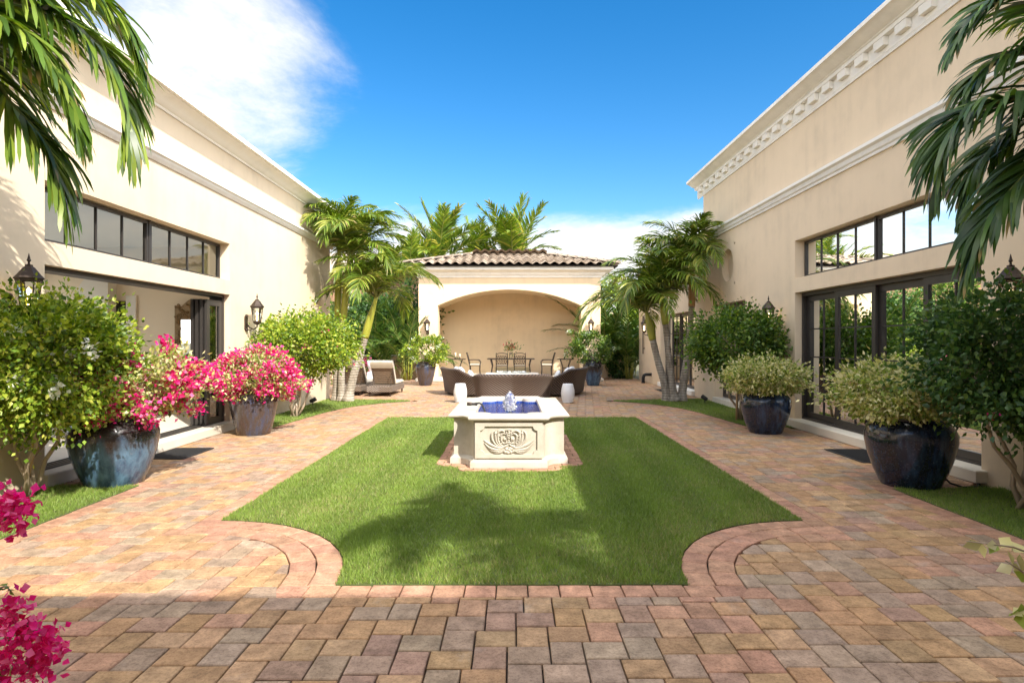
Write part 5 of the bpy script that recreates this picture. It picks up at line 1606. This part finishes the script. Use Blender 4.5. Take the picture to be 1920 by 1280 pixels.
for x, y, lb in ((-1.36, 16.0, 'white ceramic garden stool left of the wicker sofa'), (1.46, 15.9, 'white ceramic garden stool right of the wicker sofa')):
    e = empty('garden_stool', (x, y, 0), lb, 'stool', 'white garden stools')
    m = MB(); prof = [(0, 0), (.135, 0), (.15, .012)]
    for k in range(1, 16):
        t = k / 16; prof.append((.15 + .045 * math.sin(math.pi * t) + (.004 if k % 2 else 0), .012 + .466 * t))
    prof += [(.15, .48), (.14, .495), (0, .50)]; prof = [(a * .90, b) for a, b in prof]
    m.lathe(prof, (0, 0, 0), 28); auto_smooth(m.build('body', M['ceramic'], e, local=True), 60)
    m = MB(); m.lathe([(.130, .02), (.146, .02), (.146, .035), (.130, .035)], (0, 0, 0), 28, False); m.build('foot_ring', M['ceramic'], e, True, local=True)
e = empty('fire_table', (.0, 18.9, 0), 'pale stone fire table with clear glass wind guard', 'table')
m = MB(); m.box(-.82, .82, 18.5, 19.3, .56, .62, .012); m.build('top', M['limestone'], e)
m = MB(); m.box(-.62, .62, 18.62, 19.18, .02, .559, .01); m.build('base', M['limestone'], e)
m = MB()
for a, b, c, d in ((-.52, .52, 18.68, 18.69), (-.52, .52, 19.11, 19.12), (-.53, -.52, 18.68, 19.12), (.52, .53, 18.68, 19.12)): m.box(a, b, c, d, .622, .80)
m.build('glass_guard', M['glass_lite'], e)
m = MB(); rg = random.Random(3)
for k in range(90): m.ball((rg.uniform(-.46, .46), rg.uniform(18.73, 19.07), .63 + rg.uniform(0, .03)), rg.uniform(.012, .028), 6, 4)
m.build('fire_glass', M['ceramic'], e)

# ------------------------------------------------------------------ dining set in the pavilion
e = empty('dining_table', (-.05, 26.7, .12), 'dark metal dining table under the arch', 'table')
m = MB(); m.box(-1.08, .98, 26.2, 27.2, .82, .86, .008); m.build('top', M['iron'], e)
for x in (-.92, .82):
    for y in (26.32, 27.08):
        m = MB(); m.tube([(x, y, .82), (x * .93, y, .55), (x * .97, y, .3), (x, y, .12)], [.03, .024, .02, .028], 8); m.build('leg', M['iron'], e, True)
def chair_proto():
    """cast metal armchair; faces +y"""
    e = empty('dining_chair', (0, 0, 0))
    m = MB(); m.box(-.25, .25, -.24, .24, .42, .445, .006); m.build('seat_frame', M['iron'], e, local=True)
    m = MB(); m.box(-.235, .235, -.22, .235, .447, .50, .02); m.build('seat_cushion', M['cushion'], e, local=True)
    for sx in (-1, 1):
        m = MB(); m.tube([(sx * .23, -.22, 0), (sx * .23, -.20, .25), (sx * .235, -.22, .45), (sx * .24, -.30, .80), (sx * .235, -.36, 1.0)], [.017, .018, .02, .018, .016], 7); m.build('back_post', M['iron'], e, True, local=True)
        m = MB(); m.tube([(sx * .24, .23, 0), (sx * .23, .21, .25), (sx * .24, .22, .43), (sx * .26, .25, .58), (sx * .26, .20, .66)], [.016, .017, .018, .015, .014], 7); m.build('leg', M['iron'], e, True, local=True)
        m = MB(); m.tube([(sx * .24, -.27, .68), (sx * .27, -.05, .685), (sx * .27, .14, .68), (sx * .26, .21, .655), (sx * .26, .18, .62)], [.013, .016, .016, .015, .010], 7); m.build('arm', M['iron'], e, True, local=True)
    m = MB()                                                     # openwork back: crossing scrolls between two rails
    def bp(u, v): return (u * .22, -.235 - .125 * v, .50 + .46 * v)
    m.tube([bp(-1, .04), bp(0, .03), bp(1, .04)], .014, 6); m.tube([bp(-1, .98), bp(-.5, 1.05), bp(0, 1.07), bp(.5, 1.05), bp(1, .98)], .018, 6); m.tube([bp(-1, .84), bp(1, .84)], .011, 6)
    for k in range(-3, 4):
        for s in (-1, 1):
            P = [bp(max(-1, min(1, k / 3 + s * (t - .5) * .75 + .10 * math.sin(t * 9))), .05 + .78 * t) for t in [i / 8 for i in range(9)]]
            m.tube(P, .0085, 5)
    for k in range(3):
        for j in range(2):
            cx, cz = -.62 + .62 * k, .28 + .34 * j
            m.tube([bp(cx + .2 * math.cos(a), cz + .14 * math.sin(a)) for a in [R(40 * i) for i in range(10)]], .008, 5)
    m.build('openwork_back', M['iron'], e, True, local=True)
    return e
cp = chair_proto()
for i, (x, y, rz, lb) in enumerate(((-.43, 25.95, 0, 'dark openwork dining chair, left of the two backs seen'), (.33, 25.95, 0, 'dark openwork dining chair, right of the two backs seen'), (-1.62, 26.6, -90, 'dark dining armchair at the left end of the table'), (1.52, 26.6, 90, 'dark dining armchair at the right end of the table'))):
    o = cp if i == 0 else copy_tree(cp)
    o.location = (x, y, .12); o.rotation_euler = (0, 0, R(rz)); tag(o, lb, 'chair', 'dining chairs in the pavilion')
e = empty('flower_vase', (-.05, 26.6, .86), 'glass vase of dark red and green flowers on the dining table', 'vase')
m = MB(); m.lathe([(0, .862), (.06, .862), (.07, .90), (.075, 1.0), (.06, 1.09), (.075, 1.12), (.068, 1.12), (.05, 1.09), (0, 1.0)], (-.05, 26.6, 0), 16); m.build('vase', M['glass_lite'], e, True)
P = np.array([-.05, 26.6, 1.32]) + rng.normal(0, 1, (150, 3)) * np.array([.15, .12, .11]); add_leaves('leaves', e, P, P - np.array([-.05, 26.6, 1.1]), rng.uniform(.06, .13, 150), palette(150, GREEN_DARK), aspect=.4)
P = np.array([-.05, 26.6, 1.38]) + rng.normal(0, 1, (110, 3)) * np.array([.14, .10, .10]); add_leaves('flowers', e, P, rng.normal(0, 1, (110, 3)), rng.uniform(.04, .07, 110), palette(110, [((.35, .01, .04), 4), ((.55, .08, .12), 2), ((.70, .50, .25), 1)]), 'petal', .9)
def side_table(label, x, y):
    e = empty('side_table', (x, y, .12), label, 'side table', 'iron side tables')
    m = MB(); m.lathe([(0, 0), (.37, 0), (.38, .012), (.37, .028), (0, .028)], (x, y, .82), 28); m.build('top', M['iron'], e, True)
    for k in range(4):
        a = R(90 * k + 45); c, s = math.cos(a), math.sin(a)
        m = MB(); m.tube([(x + r * c, y + r * s, z) for r, z in ((.32, .82), (.24, .66), (.17, .50), (.15, .38), (.18, .26), (.26, .12))], .014, 6); m.build('leg', M['iron'], e, True)
    m = MB(); m.lathe([(.14, 0), (.16, 0), (.16, .02), (.14, .02)], (x, y, .44), 20, False); m.build('ring_shelf', M['iron'], e, True)
side_table('round iron side table with two candles', -2.38, 26.4)
side_table('round iron side table with one candle', 2.32, 26.4)
for x, y, h, lb in ((-2.46, 26.4, .20, 'taller cream candle on the left side table'), (-2.26, 26.32, .14, 'shorter cream candle on the left side table'), (2.28, 26.4, .18, 'cream candle alone on the right side table')):
    e = empty('candle', (x, y, .85), lb, 'candle', 'cream pillar candles')
    m = MB(); m.lathe([(0, 0), (.05, 0), (.052, .01), (.02, .03), (.02, .05), (.045, .06), (0, .062)], (x, y, .85), 14); m.build('holder', M['iron'], e, True)
    m = MB(); m.lathe([(0, .912), (.038, .912), (.038, .912 + h), (.03, .918 + h), (0, .912 + h)], (x, y, 0), 16); m.build('wax', M['candle'], e, True)

# ------------------------------------------------------------------ sun loungers
def lounger(label, loc, rz):
    """head end towards -y"""
    e = empty('sun_lounger', loc, label, 'lounger', 'sun loungers by the left palms', rz)
    m = MB(); m.box(-.36, .36, 0, 1.80, .12, .30, .015); m.build('wicker_base', M['wicker_grey'], e, local=True)
    for sx in (-1, 1):
        for y in (.1, 1.7):
            m = MB(); m.lathe([(.022, 0), (.028, .12)], (sx * .30, y, 0), 8); m.build('foot', M['iron'], e, local=True)
    m = MB(); m.box(-.34, .34, .70, 1.78, .302, .40, .035); m.build('seat_cushion', M['cushion'], e, local=True)
    a = R(58); ca, sa = math.cos(a), math.sin(a)
    def bk(u, v, w): return (u, .70 - v * ca - w * sa * -1 * 0 - w * sa, .33 + v * sa - w * ca)    # v up the back, w behind it
    m = MB()
    ring_ = lambda v0, w0, w1, hw: [bk(-hw, v0, w0), bk(hw, v0, w0), bk(hw, v0, w1), bk(-hw, v0, w1)]
    m.rings([ring_(0, -.02, -.10, .32), ring_(.05, -.01, -.12, .33), ring_(.70, -.01, -.12, .33), ring_(.78, .03, -.10, .33), ring_(.80, .05, -.04, .32)]); m.build('back_cushion', M['cushion'], e, local=True)
    m = MB(); m.rings([ring_(.60, .052, .012, .335), ring_(.72, .06, .012, .335), ring_(.80, .056, .012, .33)]); m.build('head_flap', M['cushion'], e, local=True)
    m = MB()
    for sx in (-1, 1): m.rings([[bk(sx * .31 - .018, v, .0), bk(sx * .31 + .018, v, .0), bk(sx * .31 + .018, v, .04), bk(sx * .31 - .018, v, .04)] for v in (0, .74)])
    m.build('back_frame', M['wicker_grey'], e, local=True)
    m = MB(); m.rings([ring_(.02, .002, .006, .29), ring_(.60, .002, .006, .29)]); m.build('slat_gap_shade', M['dark'], e, local=True)  # added dark sheet stands in for the shade between the slats
    for k in range(8):
        v = .04 + k * .072; m = MB(); m.rings([[bk(-.29, v + d_, w_) for d_, w_ in ((0, .008), (.048, .008), (.048, .026), (0, .026))], [bk(.29, v + d_, w_) for d_, w_ in ((0, .008), (.048, .008), (.048, .026), (0, .026))]]); m.build('slat', M['sling'], e, local=True)
    for sx in (-1, 1):
        m = MB(); m.tube([(sx * .27, .28, .30), bk(sx * .27, .42, .05)], .010, 6); m.build('prop', M['iron'], e, local=True)
lounger('beige cushioned wicker lounger nearest the patio', (-3.86, 17.65, 0), R(-2))
lounger('wicker sun lounger half hidden behind the leaning palm', (-4.80, 17.9, 0), R(-2))
# white planter behind the loungers
e = empty('white_planter', (-5.35, 23.6, 0), 'white pedestal planter behind the loungers', 'planter')
m = MB(); m.box(-5.58, -5.12, 23.4, 23.8, 0, .42, .02); m.build('pedestal', M['ceramic'], e)
m = MB(); m.lathe([(0, .42), (.16, .42), (.24, .60), (.27, .86), (.24, .86), (.20, .80), (0, .80)], (-5.35, 23.6, 0), 20); m.build('bowl', M['ceramic'], e, True)

# ------------------------------------------------------------------ mats, garden lights, small fittings
def mat(label, x0, x1, y0, y1):
    e = empty('doormat', ((x0 + x1) / 2, (y0 + y1) / 2, 0), label, 'doormat', 'black doormats')
    m = MB(); m.box(x0, x1, y0, y1, .003, .014, .004); m.build('pad', M['black'], e)
    m = MB(); k = y0 + .04
    while k < y1 - .04: m.box(x0 + .03, x1 - .03, k, k + .012, .0142, .019); k += .028
    m.build('ribs', M['black'], e)
mat('black ribbed doormat in front of the open left door', -5.03, -4.45, 8.25, 9.1)
mat('black ribbed doormat in front of the right glass doors', 4.62, 5.2, 8.0, 9.0)
mat('black doormat at the glass doors of the low wing', 4.75, 5.25, 19.4, 20.3)
def spot(label, x, y, aim):
    e = empty('garden_spotlight', (x, y, 0), label, 'spotlight', 'small black garden spotlights')
    m = MB(); m.tube([(x, y, 0), (x, y, .10)], .012, 6); m.build('stem', M['black'], e)
    a = Vector(aim).normalized(); c = Vector((x, y, .14)); m = MB(); m.tube([c - a * .08, c - a * .06, c + a * .05, c + a * .09], [.02, .045, .052, .055], 12); m.build('head', M['black'], e, True)
    m = MB(); m.tube([c + a * .0905, c + a * .092], .046, 12); m.build('lens', M['glass'], e)
spot('black spotlight on the grass below the right wall', 4.98, 15.7, (-.6, .5, .45)); spot('black spotlight on the grass by the left palms', -4.95, 15.1, (.8, .2, .4))
e = empty('drain_spout', (5.2, 23.4, 0), 'black elbow drain spout at the foot of the low wing', 'drain pipe')
m = MB(); m.tube([(5.05, 23.4, 0), (5.05, 23.4, .22), (5.08, 23.4, .30), (5.16, 23.4, .33), (5.37, 23.4, .33)], .06, 10); m.build('pipe', M['black'], e, True)
m = MB(); m.lathe([(.06, .0), (.078, .0), (.078, .03), (.06, .03)], (5.05, 23.4, .01), 14, False); m.build('collar', M['black'], e, True)
e = empty('wall_pole', (5.30, 24.6, 1.1), 'slim brown pole fixed upright on the low wing', 'pole')
m = MB(); m.tube([(5.30, 24.6, 1.1), (5.30, 24.6, 2.65)], .022, 8); m.build('pole', M['iron'], e, True)
m = MB(); m.box(5.30, 5.37, 24.58, 24.62, 1.3, 1.34); m.box(5.30, 5.37, 24.58, 24.62, 2.4, 2.44); m.build('bracket', M['iron'], e)
e = empty('irrigation_hose', (4.9, 6.7, 0), 'thin black irrigation line behind the near right pot', 'hose')
m = MB(); m.tube([(4.72, 6.72, .16), (4.80, 6.66, .05), (4.92, 6.63, .012), (5.08, 6.66, .012), (5.16, 6.72, .016)], .011, 6); m.build('line', M['black'], e, True)
m = MB(); m.lathe([(0, 0), (.016, 0), (.016, .03), (0, .03)], (5.16, 6.72, .005), 8); m.build('end_plug', M['black'], e)
for k, (x, y) in enumerate(((-4.9, 6.95),)):
    e = empty('sprinkler_head', (x, y, 0), 'small sprinkler riser at the corner of the left grass strip', 'sprinkler')
    m = MB(); m.lathe([(0, 0), (.025, 0), (.025, .08), (.018, .09), (.018, .12), (0, .12)], (x, y, 0), 10); m.build('riser', M['iron'], e, True)
    m = MB(); m.lathe([(0, .12), (.03, .122), (.03, .14), (0, .142)], (x, y, 0), 10); m.build('cap', M['black'], e, True)

# ------------------------------------------------------------------ things in the left room
e = empty('carved_mirror', (-7.0, 13.55, .75), 'tall mirror in an ornate carved gilt frame', 'mirror')
m = MB(); rg = random.Random(9)
def crest(u): return 2.32 + .20 * math.exp(-(u / .30) ** 2) + .06 * abs(math.sin(u * 9))
outer_, inner_ = [], []
for k in range(33):
    u = -.5 + k / 32; outer_.append((-7.0 + u * .98, crest(u)))
pts = [(-7.49, .75)] + outer_ + [(-6.51, .75)]
n = len(pts); m.add([(x, 13.50, z) for x, z in pts] + [(x, 13.58, z) for x, z in pts], [tuple(range(n)), tuple(reversed(range(n, 2 * n)))] + [(i, (i + 1) % n, n + (i + 1) % n, n + i) for i in range(n)])
for k in range(150):                                             # carved scrolls over the frame
    side = rg.random()
    if side < .5: x, z = -7.0 + rg.uniform(-.46, .46), rg.uniform(2.10, 2.42)
    elif side < .75: x, z = -7.0 - rg.uniform(.36, .48), rg.uniform(.8, 2.2)
    else: x, z = -7.0 + rg.uniform(.36, .48), rg.uniform(.8, 2.2)
    r = rg.uniform(.02, .045); a0 = rg.uniform(0, 6.3)
    m.tube([(x + r * (1 - t * .7) * math.cos(a0 + t * 7), 13.485 - .01 * t, z + r * (1 - t * .7) * math.sin(a0 + t * 7)) for t in [i / 8 for i in range(9)]], .012, 5)
m.build('frame', M['gilt'], e)
m = MB(); m.box(-7.34, -6.66, 13.485, 13.498, .86, 2.08); m.build('mirror_glass', M['mirror'], e)
e = empty('room_chair', (-6.75, 12.6, .14), 'dark carved wooden chair with pale seat inside the room', 'chair')
M['darkwood'] = plain('dark_carved_wood', (.07, .035, .02), .4, .3, 10)
m = MB(); m.box(-7.02, -6.48, 12.35, 12.88, .56, .64, .02); m.build('seat', M['cushion'], e)
for x in (-6.98, -6.52):
    for y in (12.4, 12.84): m = MB(); m.tube([(x, y, .14), (x, y, .35), (x, y, .56)], [.022, .028, .03], 8); m.build('leg', M['darkwood'], e, True)
    m = MB(); m.tube([(x, 12.84, .56), (x, 12.88, .9), (x, 12.95, 1.3)], [.028, .026, .02], 8); m.build('back_post', M['darkwood'], e, True)
m = MB(); m.tube([(-6.98, 12.95, 1.28), (-6.75, 12.97, 1.40), (-6.52, 12.95, 1.28)], .03, 8); m.tube([(-6.98, 12.88, .9), (-6.52, 12.88, .9)], .02, 6); m.tube([(-6.75, 12.88, .9), (-6.75, 12.96, 1.38)], .05, 8); m.build('back_splat', M['darkwood'], e, True)
m = MB(); m.tube([(-7.0, 12.86, .85), (-7.08, 12.6, .84), (-7.02, 12.38, .80), (-6.98, 12.4, .6)], .02, 7); m.build('arm', M['darkwood'], e, True)
e = empty('wall_sconce', (-5.66, 12.9, 1.9), 'torch shaped wall sconce with amber glass inside the room', 'sconce')
m = MB(); m.tube([(-5.56, 12.9, 1.55), (-5.60, 12.9, 1.7), (-5.62, 12.9, 2.0)], [.012, .03, .045], 8); m.tube([(-5.51, 12.9, 1.8), (-5.62, 12.9, 1.82)], .014, 6); m.build('torch', M['iron'], e, True)
m = MB(); m.lathe([(.04, 2.0), (.07, 2.06), (.09, 2.2), (.085, 2.2), (.06, 2.06), (.0, 2.02)], (-5.62, 12.9, 0), 16); m.build('shade', M['bulb'], e, True)
